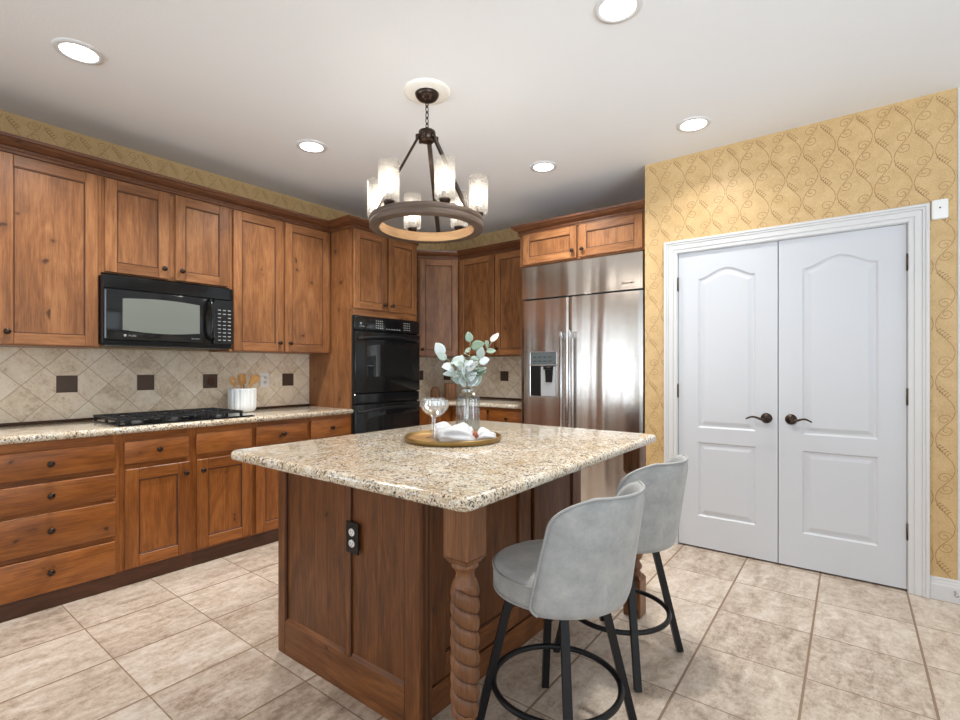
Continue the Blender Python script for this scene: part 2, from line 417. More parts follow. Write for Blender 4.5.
def ribbon(mb, pts, w, to3, mat=1):
    """a flat printed line along 2D points; to3 lifts (a, z) to the wall face"""
    v, f = [], []
    n = len(pts)
    for i, (a, z) in enumerate(pts):
        p, q = pts[max(i-1, 0)], pts[min(i+1, n-1)]
        dx, dz = q[0]-p[0], q[1]-p[1]; L = math.hypot(dx, dz) or 1
        ww = w*(1.0 if 0 < i < n-1 else 0.5)
        v.append(to3(a-dz/L*ww/2, z+dx/L*ww/2)); v.append(to3(a+dz/L*ww/2, z-dx/L*ww/2))
    for i in range(n-1): f.append((2*i, 2*i+1, 2*i+3, 2*i+2))
    mb.add(v, f, 'z', mat)
def vines(mb, a0, a1, z0, z1, to3, inside, phase=0.0):
    """ogee vine print: staggered nodes, S stems, leaf sprigs on one diagonal, curls on the other"""
    w, h2 = 0.0867, 0.157
    def ok(a, z): return a0 < a < a1 and z0 < z < z1 and inside(a, z)
    def draw(pts, wd):
        run = []
        for p in pts:
            if ok(*p): run.append(p)
            else:
                if len(run) > 1: ribbon(mb, run, wd, to3)
                run = []
        if len(run) > 1: ribbon(mb, run, wd, to3)
    i0, i1 = int(math.floor((a0-phase)/w))-1, int(math.ceil((a1-phase)/w))+1
    for i in range(i0, i1+1):
        j = -1
        while True:
            z = 2.587-j*2*h2-(h2 if i % 2 else 0); j += 1
            if z < z0-h2: break
            a = phase+i*w
            for sgn in (1, -1):
                pts = []
                for k in range(13):
                    t = k/12; e = t*t*(3-2*t)*0.55+t*0.45
                    e = t-math.sin(2*PI*t)/(2*PI)*0.72
                    pts.append((a+sgn*(0.004+(w-0.008)*e), z-h2*t))
                draw(pts, 0.0032)
                if sgn == 1:
                    dx, dz = 0.72, -0.69
                    for k in range(5):
                        c = (a+0.014+0.0105*k, z-0.030-0.0105*k)
                        for sd in (1, -1):
                            ax, az = (dx*0.45-sd*dz*0.9, dz*0.45+sd*dx*0.9); L = math.hypot(ax, az); ax /= L; az /= L
                            ln = 0.019-0.0022*abs(k-1.5)
                            q = [(c[0], c[1]), (c[0]+ax*ln*0.5-az*0.0038, c[1]+az*ln*0.5+ax*0.0038), (c[0]+ax*ln, c[1]+az*ln), (c[0]+ax*ln*0.5+az*0.0038, c[1]+az*ln*0.5-ax*0.0038)]
                            if all(ok(*p) for p in q): mb.add([to3(*p) for p in q], [(0, 1, 2, 3)], 'z', 1)
                else:
                    for (ox, oz, hand) in ((-0.046, -0.046, 1), (-w+0.048, -h2+0.052, -1)):
                        pts = []
                        for k in range(22):
                            t = k/21; ang = (0.25 if hand == 1 else PI+0.25)+2*PI*1.35*t
                            r = 0.026*(1-t)+0.006
                            pts.append((a+ox+r*math.cos(ang), z+oz+r*math.sin(ang)*0.92))
                        draw(pts, 0.0028)

# left wall (its own windows open behind the viewer), wallpaper above the cabinets
mb = MB()
mb.box(XL-0.1, XL, YR, YB, 2.2, ZC); mb.box(XL-0.1, XL, YR, YB, 0, 0.7)
for a, b in ((YR, -3.1), (-2.2, -1.7), (-0.8, YB)): mb.box(XL-0.1, XL, a, b, 0.7, 2.2)
vines(mb, 0.0, YB, 2.44, ZC, lambda a, z: (XL+0.0008, a, z), lambda a, z: True)
struct(mb.build('wall_left', [M['paper'], M['vine']], fix=False), 'left wall with gold vine wallpaper above the cabinets', 'wall')
for k, (a, b) in enumerate(((-3.1, -2.2), (-1.7, -0.8))):
    mb = MB()
    for q in ((a, a+0.06, 0.7, 2.2), (b-0.06, b, 0.7, 2.2), (a, b, 2.14, 2.2), (a, b, 0.7, 0.76), (a, b, 1.43, 1.47)): mb.box(XL-0.08, XL+0.012, q[0], q[1], q[2], q[3])
    struct(mb.build(f'window_{k+1}', M['white_trim']), 'white framed window in the left wall, '+('farther from' if k == 0 else 'nearer to')+' the cabinets', 'window')
mb = MB(); mb.box(XL, XP0, YB, YB+0.1, 0, ZC)
vines(mb, XL, XP0, 2.44, ZC, lambda a, z: (a, YB-0.0008, z), lambda a, z: True)
struct(mb.build('wall_back', [M['paper'], M['vine']], fix=False), 'back wall behind the refrigerator and corner cabinets', 'wall')
DX0, DX1, DZ = -1.062, 0.185, 2.062             # door opening
mb = MB()
mb.box(XP0, DX0, YP, YP+0.11, 0, ZC); mb.box(DX1, XP1, YP, YP+0.11, 0, ZC); mb.box(DX0, DX1, YP, YP+0.11, DZ, ZC)
mb.box(XP0, XP0+0.1, YP+0.11, YB, 0, ZC)
vines(mb, XP0, XP1, 0.12, ZC, lambda a, z: (a, YP-0.0008, z), lambda a, z: not (-1.147 < a < 0.272 and z < 2.146), phase=0.2053-0.0867*2)
struct(mb.build('wall_pantry', [M['paper'], M['vine']], fix=False), 'gold vine papered wall around the white double doors', 'wall')
mb = MB(); mb.box(XP0+0.1, XR, YP+0.30, YP+0.4, 0, ZC)
struct(mb.build('wall_closet', M['white_wall']), 'white wall inside the pantry', 'wall')
mb = MB(); mb.box(XP1, XR, YP, YP+0.11, 0, ZC)
struct(mb.build('wall_far', M['white_wall']), 'white painted wall right of the papered wall', 'wall')
mb = MB(); mb.box(XP1-0.002, XP1+0.03, YP-0.006, YP, 0.12, ZC, bev=0.003)
struct(mb.build('trim_1', M['white_trim']), 'narrow white corner strip at the end of the wallpaper', 'trim')
mb = MB()
mb.box(XL, XR, YR-0.1, YR, 2.45, ZC); mb.box(XL, XR, YR-0.1, YR, 0, 0.25)
xs = [XL, -3.2, -1.9, -1.5, -0.2, 0.2, 1.5, 1.9, 2.8, XR]
for k in range(0, len(xs), 2): mb.box(xs[k], xs[k+1], YR-0.1, YR, 0.25, 2.45)
struct(mb.build('wall_rear', M['wall_paint']), 'rear wall of the room behind the viewer', 'wall')
n = 3
for k in range(1, len(xs)-1, 2):
    a, b = xs[k], xs[k+1]; mb = MB()
    for q in ((a, a+0.06, 0.25, 2.45), (b-0.06, b, 0.25, 2.45), (a, b, 2.39, 2.45), (a, b, 0.25, 0.31)): mb.box(q[0], q[1], YR-0.08, YR+0.012, q[2], q[3])
    struct(mb.build(f'window_{n}', M['white_trim']), 'tall white framed window in the rear wall, '+('first', 'second', 'third', 'fourth')[k//2]+' from the left wall', 'window'); n += 1
mb = MB()
mb.box(XR, XR+0.1, YR, YB, 2.45, ZC); mb.box(XR, XR+0.1, YR, YB, 0, 0.4)
ys = [YR, -2.6, -1.0, -0.5, 1.1, 1.6, 2.6, YB]
for k in range(0, len(ys), 2): mb.box(XR, XR+0.1, ys[k], ys[k+1], 0.4, 2.45)
struct(mb.build('wall_right', M['wall_paint']), 'right wall of the room', 'wall')
for k in range(1, len(ys)-1, 2):
    a, b = ys[k], ys[k+1]; mb = MB()
    for q in ((a, a+0.06, 0.4, 2.45), (b-0.06, b, 0.4, 2.45), (a, b, 2.39, 2.45), (a, b, 0.4, 0.46)): mb.box(XR-0.012, XR+0.08, q[0], q[1], q[2], q[3])
    struct(mb.build(f'window_{n}', M['white_trim']), 'white framed window in the right wall, '+('first', 'second', 'third')[k//2]+' from the rear wall', 'window'); n += 1

# door casing with a stepped profile
def casing_profile(mb, axis, a0, a1, z0, z1, flip):
    """steps: (fraction of width, thickness)"""
    st = ((0, 0.18, 0.026), (0.18, 0.34, 0.021), (0.34, 0.72, 0.016), (0.72, 1.0, 0.011))
    for f0, f1, th in st:
        if axis == 'x':
            p, q = (a0+(a1-a0)*f0, a0+(a1-a0)*f1) if not flip else (a1-(a1-a0)*f1, a1-(a1-a0)*f0)
            mb.box(p, q, YP-th, YP+0.001, z0, z1-0.084*f0, bev=0.0015)
        else:
            p, q = (z1-(z1-z0)*f1, z1-(z1-z0)*f0)
            mb.box(a0+0.086*f0, a1-0.086*f0, YP-th+0.0003, YP+0.001, p, q, grain='x', bev=0.002)
mb = MB()
casing_profile(mb, 'x', -1.147, DX0, 0, 2.146, False); casing_profile(mb, 'x', DX1, 0.272, 0, 2.146, True)
casing_profile(mb, 'z', -1.147, 0.272, DZ, 2.146, False)
mb.box(DX0-0.002, DX0+0.004, YP, YP+0.11, 0, DZ); mb.box(DX1-0.004, DX1+0.002, YP, YP+0.11, 0, DZ); mb.box(DX0, DX1, YP, YP+0.11, DZ-0.004, DZ+0.002)
struct(mb.build('trim_2', M['white_trim']), 'white moulded casing around the pantry double doors', 'door casing')
# double doors
def arch(x, xm, hw, z, rise):
    t = (x-xm)/hw
    return z+rise*(0.5+0.5*math.cos(PI*max(-1, min(1, t))))
def pantry_door(n, x0, x1, hinge_left, label):
    """moulded two-panel leaf: face y=0, local x from the leaf's left edge, panels cut as real recesses"""
    w = x1-x0; t = MB(); H0, H1 = 0.012, DZ-0.006
    pl, pr = 0.128, w-0.124
    # field as a grid of columns whose heights are displaced: recess ring then raised field
    def depth(x, z):
        def prof(d):   # d = distance inside the panel outline, metres
            if d <= 0: return 0.0
            if d < 0.010: return 0.009*d/0.010
            if d < 0.022: return 0.009
            if d < 0.045: return 0.009-0.007*(d-0.022)/0.023
            return 0.002
        best = 0.0
        xm, hw = (pl+pr)/2, (pr-pl)/2
        for (za, zb, rise) in ((0.225, 0.738, 0.0), (0.838, 1.868, 0.062)):
            top = arch(x, xm, hw, zb, rise) if rise else zb
            d = min(x-pl, pr-x, z-za, (top-z)*0.95)
            if d > 0: best = max(best, prof(d))
        return best
    def grid_axis(lo, hi, marks):
        s = {lo, hi}
        for m in marks:
            for o in (0, 0.005, 0.010, 0.022, 0.030, 0.038, 0.045):
                for sg in ((1,) if m[1] > 0 else (-1,)):
                    q = m[0]+sg*o
                    if lo < q < hi: s.add(round(q, 5))
        return sorted(s)
    gx = set(grid_axis(0, w, ((pl, 1), (pr, -1))))
    for k in range(1, 22): gx.add(round(pl+0.045+(pr-pl-0.09)*k/22, 5))
    gx = sorted(gx)
    gz = set(grid_axis(H0, H1, ((0.225, 1), (0.738, -1), (0.838, 1))))
    for k in range(0, 34): gz.add(round(1.80+0.14*k/33, 5))
    gz = sorted(gz)
    nx, nz = len(gx), len(gz); v, f = [], []
    for z in gz:
        for x in gx: v.append((x, depth(x, z), z))
    for j in range(nz-1):
        for i in range(nx-1): a = j*nx+i; f.append((a, a+1, a+nx+1, a+nx))
    b0 = len(v)
    v += [(0, 0.04, H0), (w, 0.04, H0), (w, 0.04, H1), (0, 0.04, H1)]
    bot = list(range(nx)); top = [(nz-1)*nx+i for i in range(nx)]; lef = [j*nx for j in range(nz)]; rig = [j*nx+nx-1 for j in range(nz)]
    f.append(tuple(reversed(bot))+(b0, b0+1)); f.append(tuple(top)+(b0+2, b0+3)); f.append(tuple(lef)+(b0+3, b0)); f.append(tuple(reversed(rig))+(b0+1, b0+2)); f.append((b0, b0+3, b0+2, b0+1))
    t.add(v, f, 'z', 0, False)
    o = t.build(f'door_{n}', M['white_paint'], loc=(x0, YP+0.012, 0)); struct(o, label, 'door')
    for hz in (0.337, 1.089, 1.840):
        h = MB(); hx = -0.004 if hinge_left else w+0.004
        h.lathe([(0.007, hz-0.046), (0.007, hz+0.046)], hx, -0.006, 12, cap=True)
        h.lathe([(0.004, hz-0.052), (0.005, hz+0.052)], hx, -0.006, 8, cap=True)
        h.build('hinge', M['hinge'], o)
    hx = w-0.062 if hinge_left else 0.068; sg = -1 if hinge_left else 1; hz = 0.928
    h = MB(); v = []
    r = MB()
    prof = [(0.0, -0.020), (0.012, -0.020), (0.024, -0.016), (0.031, -0.010), (0.033, -0.004), (0.033, 0.0)]
    r.lathe(prof, seg=28)
    for i, q in enumerate(r.v): r.v[i] = Vector((hx+q.x, q.z, hz+q.y))
    r.tube([(hx, -0.015, hz), (hx, -0.045, hz)], 0.010, 12)
    pts = []
    for k in range(15):
        s_ = k/14; pts.append((hx+sg*0.112*s_, -0.048+0.006*s_, hz-0.004+0.012*math.sin(2*PI*s_*0.9-1.9)*(0.4+0.6*s_)+0.003))
    r.tube(pts, [0.0085-0.004*k/14 for k in range(15)], 8)
    r.build('door_handle', M['bronze'], o)
pantry_door(1, DX0+0.007, -0.4465, True, 'left leaf of the white two-panel pantry double doors')
pantry_door(2, -0.4415, DX1-0.007, False, 'right leaf of the white two-panel pantry double doors')
# baseboard and the little door stop on it
mb = MB()
pr = [(0, 0), (-0.014, 0), (-0.014, 0.078), (-0.011, 0.090), (-0.011, 0.096), (-0.008, 0.104), (-0.008, 0.112), (-0.004, 0.120), (0, 0.120)]
mb.prism([(YP+q[0], q[1]) for q in pr], 'yz', 0.272, XR)
struct(mb.build('baseboard_right', M['white_trim']), 'white moulded baseboard right of the pantry doors', 'baseboard')
mb = MB(); mb.prism([(YP+q[0], q[1]) for q in pr], 'yz', XP0, -1.147)
struct(mb.build('baseboard_left', M['white_trim']), 'short white baseboard left of the pantry doors', 'baseboard')
mb = MB()
pts = [(0.372+0.005*math.cos(k*0.9), YP-0.014-0.0011*k, 0.062+0.005*math.sin(k*0.9)) for k in range(50)]
mb.tube(pts, 0.0014, 5); mb.lathe([(0.0, 0), (0.009, 0), (0.009, 0.014), (0.0, 0.014)], seg=12)
for i in range(len(mb.v)-48, len(mb.v)): q = mb.v[i]; mb.v[i] = Vector((0.372+q.x, YP-0.066-q.z, 0.062+q.y))
tag(mb.build('door_stop', M['steel_trim'], org=(0.372, YP-0.04, 0.055)), 'small spring door stop sticking out of the white baseboard', 'door stop')
mb = MB(); mb.box(0.279, 0.347, YP-0.024, YP-0.0008, 2.052, 2.158, bev=0.008, seg=3)
sen = mb.build('wall_sensor', M['white_plastic'], org=(0.313, YP, 2.052)); tag(sen, 'small white square sensor on wallpaper at the door casing corner', 'sensor')
mb = MB(); mb.lathe([(0.0, 0), (0.004, 0), (0.004, 0.002), (0, 0.002)], seg=12)
for i, q in enumerate(mb.v): mb.v[i] = Vector((q.x, -0.0245-q.z, 0.060+q.y))
mb.build('sensor_eye', M['slot'], sen)

# backsplash: tiles, bronze accents, dark liner along the counter
mb = MB(); mb.box(XL, XL+0.010, 0.0, 2.612, 0.914, 1.376); mb.box(XL, XL+0.010, 3.392, YB, 0.914, 1.376)
mb.box(XL+0.008, XL+0.013, 3.965, 4.071, 1.115, 1.221, bev=0.003, mat=1)
for k in (0, 2, 4, 7):
    y = 0.8947+0.2155*k; mb.box(XL+0.008, XL+0.013, y-0.053, y+0.053, 1.150-0.053, 1.150+0.053, bev=0.003, mat=1)
    if k == 4:   # a leaf in relief
        P = []
        for j in range(20):
            a = 2*PI*j/20; P.append((y+0.004+0.024*math.cos(a)*(1-0.25*math.sin(a)), 1.147+0.034*math.sin(a)))
        mb.prism(P, 'yz', XL+0.0125, XL+0.017, mat=2)
mb.box(XL+0.010, XL+0.022, 0.0, 2.612, 0.9145, 0.930, bev=0.004, mat=2)
struct(mb.build('wall_backsplash_left', [M['splash_left'], M['accent'], M['kick']]), 'diagonal beige tile backsplash on the left wall with bronze accents', 'backsplash')
mb = MB(); mb.box(XL+0.010, -2.412, YB-0.010, YB, 0.914, 1.376)
for x in (-3.08, -3.511, -3.90): mb.box(x-0.053, x+0.053, YB-0.013, YB-0.008, 1.163-0.053, 1.163+0.053, bev=0.003, mat=1)
mb.box(XL+0.010, -2.412, YB-0.022, YB-0.010, 0.9145, 0.930, bev=0.004, mat=2)
struct(mb.build('wall_backsplash_back', [M['splash_back'], M['accent'], M['kick']]), 'beige tile backsplash in the far corner behind the vase', 'backsplash')

# ================================================================ CABINETS
def knob(parent, x, y, z):
    """mushroom knob sticking out towards -y"""
    mb = MB(); mb.lathe([(0.0, 0.0), (0.009, 0.0), (0.0065, 0.004), (0.0055, 0.012), (0.009, 0.016), (0.0155, 0.020), (0.0165, 0.024), (0.013, 0.029), (0.006, 0.031), (0.0, 0.0315)], seg=16)
    for i, q in enumerate(mb.v): mb.v[i] = Vector((q.x, -q.z, q.y))
    return mb.build('knob', M['bronze'], parent, loc=(x, y, z))
def shaker(parent, x0, x1, z0, z1, wood, y=-0.020, th=0.020, st=0.062, kn=None, name='door'):
    """frame of two stiles, two rails, dark glazed bead, recessed panel"""
    mb = MB(); yb = y+th
    mb.box(x0, x0+st, y, yb, z0, z1, 'z', 0.003); mb.box(x1-st, x1, y, yb, z0, z1, 'z', 0.003)
    mb.box(x0+st, x1-st, y, yb, z1-st, z1, 'x', 0.003); mb.box(x0+st, x1-st, y, yb, z0, z0+st, 'x', 0.003)
    a, b, c, d = x0+st, x1-st, z0+st, z1-st; e = 0.006
    # planks of the panel
    n = max(1, round((b-a)/0.13)); 
    for k in range(n): mb.box(a+(b-a)*k/n, a+(b-a)*(k+1)/n, y+0.009, yb, c, d, 'z', 0, tone=0.35+0.5*random.random())
    for (p0, p1, q0, q1) in ((a, a+e, c, d), (b-e, b, c, d), (a+e, b-e, c, c+e), (a+e, b-e, d-e, d)):
        mb.box(p0, p1, y+0.004, y+0.010, q0, q1, 'z', 0.0015, mat=1)
    o = mb.build(name, [wood, M['glaze']], parent)
    if kn: knob(o, kn[0], y, kn[1])
    return o
def slab(parent, x0, x1, z0, z1, wood, y=-0.020, name='drawer', kn=None):
    mb = MB(); mb.box(x0, x1, y, 0.0, z0, z1, 'x', 0.006, seg=2); o = mb.build(name, wood, parent)
    if kn: knob(o, kn[0], y, kn[1])
    return o
def carcass(parent, x0, x1, z0, z1, depth, wood, rails=(), stiles=(), bot=0.018, top=0.030):
    """box with a face frame on the front (y = 0 is the frame's face)"""
    mb = MB()
    mb.box(x0, x0+0.016, 0.018, depth, z0, z1, 'z'); mb.box(x1-0.016, x1, 0.018, depth, z0, z1, 'z')
    mb.box(x0+0.016, x1-0.016, 0.018, depth, z0, z0+bot, 'x'); mb.box(x0+0.016, x1-0.016, 0.018, depth, z1-0.016, z1, 'x')
    mb.box(x0+0.016, x1-0.016, depth-0.01, depth, z0+bot, z1-0.016, 'z')
    fr = 0.030
    mb.box(x0, x0+fr, 0.0, 0.018, z0, z1, 'z', 0.0015); mb.box(x1-fr, x1, 0.0, 0.018, z0, z1, 'z', 0.0015)
    mb.box(x0+fr, x1-fr, 0.0, 0.018, z0, z0+fr, 'x'); mb.box(x0+fr, x1-fr, 0.0, 0.018, z1-top, z1, 'x')
    for r in rails: mb.box(x0+fr, x1-fr, 0.0, 0.018, r-0.025, r+0.025, 'x')
    for r in stiles: mb.box(r-0.025, r+0.025, 0.0, 0.018, z0+fr, z1-fr, 'z')
    return mb.build('body', wood, parent)
R90 = PI/2
WT = M['wood']; WB = M['wood_base']
XU, XBASE, XT = -3.64, -3.362, -3.365          # frame faces: uppers, bases, oven tower
UZ0, UZ1 = 1.372, 2.415
def cab(name, label, cat, x, y, z, rz, group=None): return thing(name, label, cat, (x, y, z), rz, group)
dU = XU-(XL+0.010)
def rel(v, z): return v-z
def upper(y0, y1, z0, doors, label, group='wall cabinets on the left wall'):
    c = cab('wall_cabinet', label, 'cabinet', XU, y0, z0, R90, group)
    carcass(c, 0.0, y1-y0, 0, UZ1-z0, dU+0.009, WT, stiles=[(doors[k][1]+doors[k+1][0])/2-y0 for k in range(len(doors)-1)])
    for (a, b, kside) in doors:
        kx = (a+0.034 if kside == 'l' else b-0.034)-y0
        shaker(c, a-y0, b-y0, (1.378 if z0 < 1.5 else 1.832)-z0, 2.398-z0, WT, kn=(kx, (1.445 if z0 < 1.5 else 1.895)-z0))
    return c
upper(0.030, 0.985, UZ0, [(0.050, 0.505, 'r'), (0.530, 0.966, 'l')], 'tall wall cabinet left of the microwave at the photo edge')
upper(0.985, 1.750, 1.826, [(1.000, 1.350, 'r'), (1.388, 1.735, 'l')], 'short two-door wall cabinet directly above the black microwave')
upper(1.750, 2.608, UZ0, [(1.772, 2.160, 'r'), (2.180, 2.590, 'l')], 'tall two-door wall cabinet between microwave and oven tower')
# oven tower
c = cab('oven_cabinet', 'tall wooden tower cabinet holding the black double wall oven', 'cabinet', XT, 2.612, 0, R90)
mb = MB(); TW = 0.762; TD = XT-XL-0.001
mb.box(0, 0.018, 0.018, TD, 0, UZ1, 'z'); mb.box(TW-0.018, TW, 0.018, TD, 0, UZ1, 'z')
mb.box(0.018, TW-0.018, 0.018, TD, UZ1-0.018, UZ1, 'x'); mb.box(0.018, TW-0.018, TD-0.01, TD, 0, UZ1-0.018, 'z')
mb.box(0.018, TW-0.018, 0.018, TD-0.01, 1.70, 1.718, 'x'); mb.box(0.018, TW-0.018, 0.018, TD-0.01, 0.36, 0.378, 'x')
mb.box(0, 0.020, 0, 0.018, 0.09, UZ1, 'z', 0.0015); mb.box(TW-0.020, TW, 0, 0.018, 0.09, UZ1, 'z', 0.0015)
mb.box(0.020, TW-0.020, 0, 0.018, 1.692, 1.765, 'x'); mb.box(0.020, TW-0.020, 0, 0.018, 2.39, UZ1, 'x'); mb.box(0.020, TW-0.020, 0, 0.018, 0.33, 0.40, 'x'); mb.box(0.020, TW-0.020, 0, 0.018, 0.09, 0.12, 'x')
mb.box(0.378, 0.398, 0, 0.018, 1.765, 2.39, 'z')
mb.build('body', WT, c)
shaker(c, 0.020, 0.378, 1.748, 2.404, WT, kn=(0.345, 1.80)); shaker(c, 0.398, 0.746, 1.748, 2.404, WT, kn=(0.431, 1.80))
slab(c, 0.02, 0.742, 0.115, 0.35, WB, kn=(0.381, 0.232))
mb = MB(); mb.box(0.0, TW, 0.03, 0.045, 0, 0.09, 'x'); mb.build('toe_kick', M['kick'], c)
# corner cabinet on the diagonal, cabinet left of the refrigerator, cabinet above it
c = cab('corner_cabinet', 'diagonal corner wall cabinet with one door beside the oven tower', 'cabinet', -3.755, 3.79, UZ0, PI/4)
L = 0.30*math.sqrt(2); hC = UZ1-UZ0
mb = MB(); mb.box(0, 0.024, 0, 0.018, 0, hC, 'z'); mb.box(L-0.016, L, 0, 0.018, 0, hC, 'z'); mb.box(0.024, L-0.016, 0, 0.018, 0, 0.03, 'x'); mb.box(0.024, L-0.016, 0, 0.018, hC-0.03, hC, 'x')
q = 1/math.sqrt(2)
def loc2(X, Y): dx, dy = X+3.755, Y-3.79; return ((dx+dy)*q, (dy-dx)*q)
P = [loc2(-3.755, 3.79), loc2(-3.455, 4.09), loc2(-3.455, YB-0.0105), loc2(XL+0.0105, YB-0.0105), loc2(XL+0.0105, 3.79)]
P[0] = (0.0, 0.018); P[1] = (L, 0.018)
for z0, z1 in ((0, 0.018), (hC-0.016, hC)): mb.prism(P, 'xy', z0, z1, 'x')
for k in (1, 4):
    a, b = Vector((*P[k], 0)), Vector((*P[(k+1) % 5], 0)); 
    mb.bar(a+Vector((0, 0, hC/2)), b+Vector((0, 0, hC/2)), 0.004, hC-0.04)
mb.build('body', WT, c)
shaker(c, 0.012, L-0.006, 0.008, 2.398-UZ0, WT, kn=(0.045, 0.075))
c = cab('wall_cabinet', 'two-door wall cabinet behind the vase, left of the refrigerator', 'cabinet', -3.455, 4.10, UZ0, 0)
carcass(c, 0.001, 1.041, 0, hC, YB-0.011-4.10, WT, stiles=[0.484])
shaker(c, 0.019, 0.478, 0.008, 2.398-UZ0, WT, kn=(0.443, 0.075)); shaker(c, 0.490, 0.968, 0.008, 2.398-UZ0, WT, kn=(0.526, 0.075))
c = cab('refrigerator_cabinet', 'low two-door cabinet and side panel above the steel refrigerator', 'cabinet', -2.412, 3.70, 0, 0)
carcass(c, 0.0, 1.116, 2.132, UZ1, YB-3.70-0.002, WT, stiles=[0.565])
shaker(c, 0.040, 0.553, 2.146, 2.405, WT, kn=(0.522, 2.205)); shaker(c, 0.577, 1.092, 2.146, 2.405, WT, kn=(0.608, 2.205))
mb = MB(); mb.box(0, 0.018, 0.02, YB-3.70-0.011, 0, 2.132, 'z'); mb.build('side_panel', WT, c)

# crown mouldings: profile swept along plan polylines, mitred
def crown(name_label, path):
    pr = [(0.0, 2.405), (0.010, 2.405), (0.010, 2.420), (0.014, 2.423), (0.014, 2.436), (0.010, 2.439), (0.022, 2.446), (0.040, 2.458), (0.050, 2.472), (0.058, 2.474), (0.062, 2.490), (0.0, 2.490)]
    P = [Vector((x, y)) for x, y in path]; n = len(P); offs = []
    for i in range(n):
        d0 = (P[i]-P[i-1]).normalized() if i else None; d1 = (P[i+1]-P[i]).normalized() if i < n-1 else None
        nr = lambda d: Vector((d.y, -d.x))
        if d0 is None: o = nr(d1)
        elif d1 is None: o = nr(d0)
        else:
            o = nr(d0)+nr(d1); o = o/(o.dot(nr(d0)))
        offs.append(o)
    mb = MB(); m = len(pr)
    for i in range(n-1):
        v = []
        for k in (i, i+1):
            for (o, z) in pr: v.append((P[k].x+offs[k].x*o, P[k].y+offs[k].y*o, z))
        f = [(a, (a+1) % m, m+(a+1) % m, m+a) for a in range(m)]+[tuple(reversed(range(m))), tuple(range(m, 2*m))]
        mb.add(v, f, tuple((P[i+1]-P[i]).to_3d()), 0)
        # rope bead
        d = (P[i+1]-P[i]); Ld = d.length; d.normalize(); nn = Vector((d.y, -d.x))
        a0 = P[i]+offs[i]*0.0135; a1 = P[i+1]+offs[i+1]*0.0135; Lr = (a1-a0).length; cnt = int(Lr/0.012)
        for k in range(cnt):
            p = a0+(a1-a0)*((k+0.5)/cnt)
            A = Vector((p.x-d.x*0.006, p.y-d.y*0.006, 2.4245)); B = Vector((p.x+d.x*0.006, p.y+d.y*0.006, 2.4345))
            mb.bar(A, B, 0.006, 0.0055, (nn.x, nn.y, 0), mat=1)
    o = mb.build('crown_molding', [M['wood_trim'], M['wood_trim']], org=(path[0][0], path[0][1], 2.405))
    tag(o, name_label, 'crown molding'); return o
crown('long crown molding along the left wall cabinets and oven tower', [(XU, 0.03), (XU, 2.610), (XT, 2.610), (XT, 3.376), (XL+0.002, 3.376)])
crown('crown molding over the corner cabinet and cabinet left of refrigerator', [(XL+0.002, 3.79), (-3.755, 3.79), (-3.455, 4.10), (-2.414, 4.10)])
crown('crown molding over the low cabinet above the refrigerator', [(-2.414, 4.02), (-2.414, 3.70), (XP0-0.002, 3.70)])

# base cabinets, left wall
def base(y0, y1, drawers, door, label):
    c = cab('base_cabinet', label, 'cabinet', XBASE, y0, 0, R90, 'base cabinets on the left wall')
    rails = []
    zs = sorted(drawers, key=lambda q: -q[2])
    for k in range(len(zs)-1): rails.append((zs[k][2]+zs[k+1][3])/2)
    if door and zs: rails.append((zs[-1][2]+door[3])/2)
    carcass(c, 0, y1-y0, 0.09, 0.873, XBASE-XL-0.002, WB, rails=rails, top=0.062)
    for (a, b, z0, z1, kz) in drawers: slab(c, a-y0, b-y0, z0, z1, WB, kn=None if kz is None else ((kz[0] if isinstance(kz, tuple) else (a+b)/2)-y0, (kz[1] if isinstance(kz, tuple) else kz)))
    if door:
        a, b, z0, z1, s = door
        shaker(c, a-y0, b-y0, z0, z1, WB, kn=((a+0.030 if s == 'l' else b-0.028)-y0, 0.602), st=0.068)
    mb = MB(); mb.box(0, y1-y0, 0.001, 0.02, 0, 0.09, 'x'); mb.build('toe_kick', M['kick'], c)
    return c
base(0.030, 0.385, [(0.05, 0.37, 0.697, 0.828, 0.765)], (0.05, 0.37, 0.097, 0.668, 'l'), 'base cabinet left of the drawer stack, beyond the photo edge')
base(0.385, 0.995, [(0.400, 0.973, 0.684, 0.826, 0.755), (0.400, 0.975, 0.518, 0.657, 0.590), (0.400, 0.975, 0.303, 0.499, 0.410), (0.400, 0.975, 0.090, 0.276, 0.195)], None, 'stack of four wide drawers at the left end of the counter')
base(0.995, 1.382, [(1.015, 1.361, 0.697, 0.830, 0.768)], (1.019, 1.364, 0.097, 0.668, 'r'), 'base cabinet right of the drawer stack under the cooktop')
base(1.382, 1.777, [(1.402, 1.762, 0.704, 0.838, None)], (1.407, 1.763, 0.105, 0.670, 'l'), 'base cabinet under the cooktop with a knobless drawer front')
base(1.777, 2.208, [(1.793, 2.193, 0.706, 0.842, 0.776)], (1.793, 2.193, 0.10, 0.672, 'r'), 'base cabinet under the utensil crock, partly behind the island')
base(2.208, 2.610, [(2.224, 2.596, 0.710, 0.846, 0.780)], (2.224, 2.596, 0.10, 0.674, 'l'), 'base cabinet beside the oven tower, mostly behind the island')
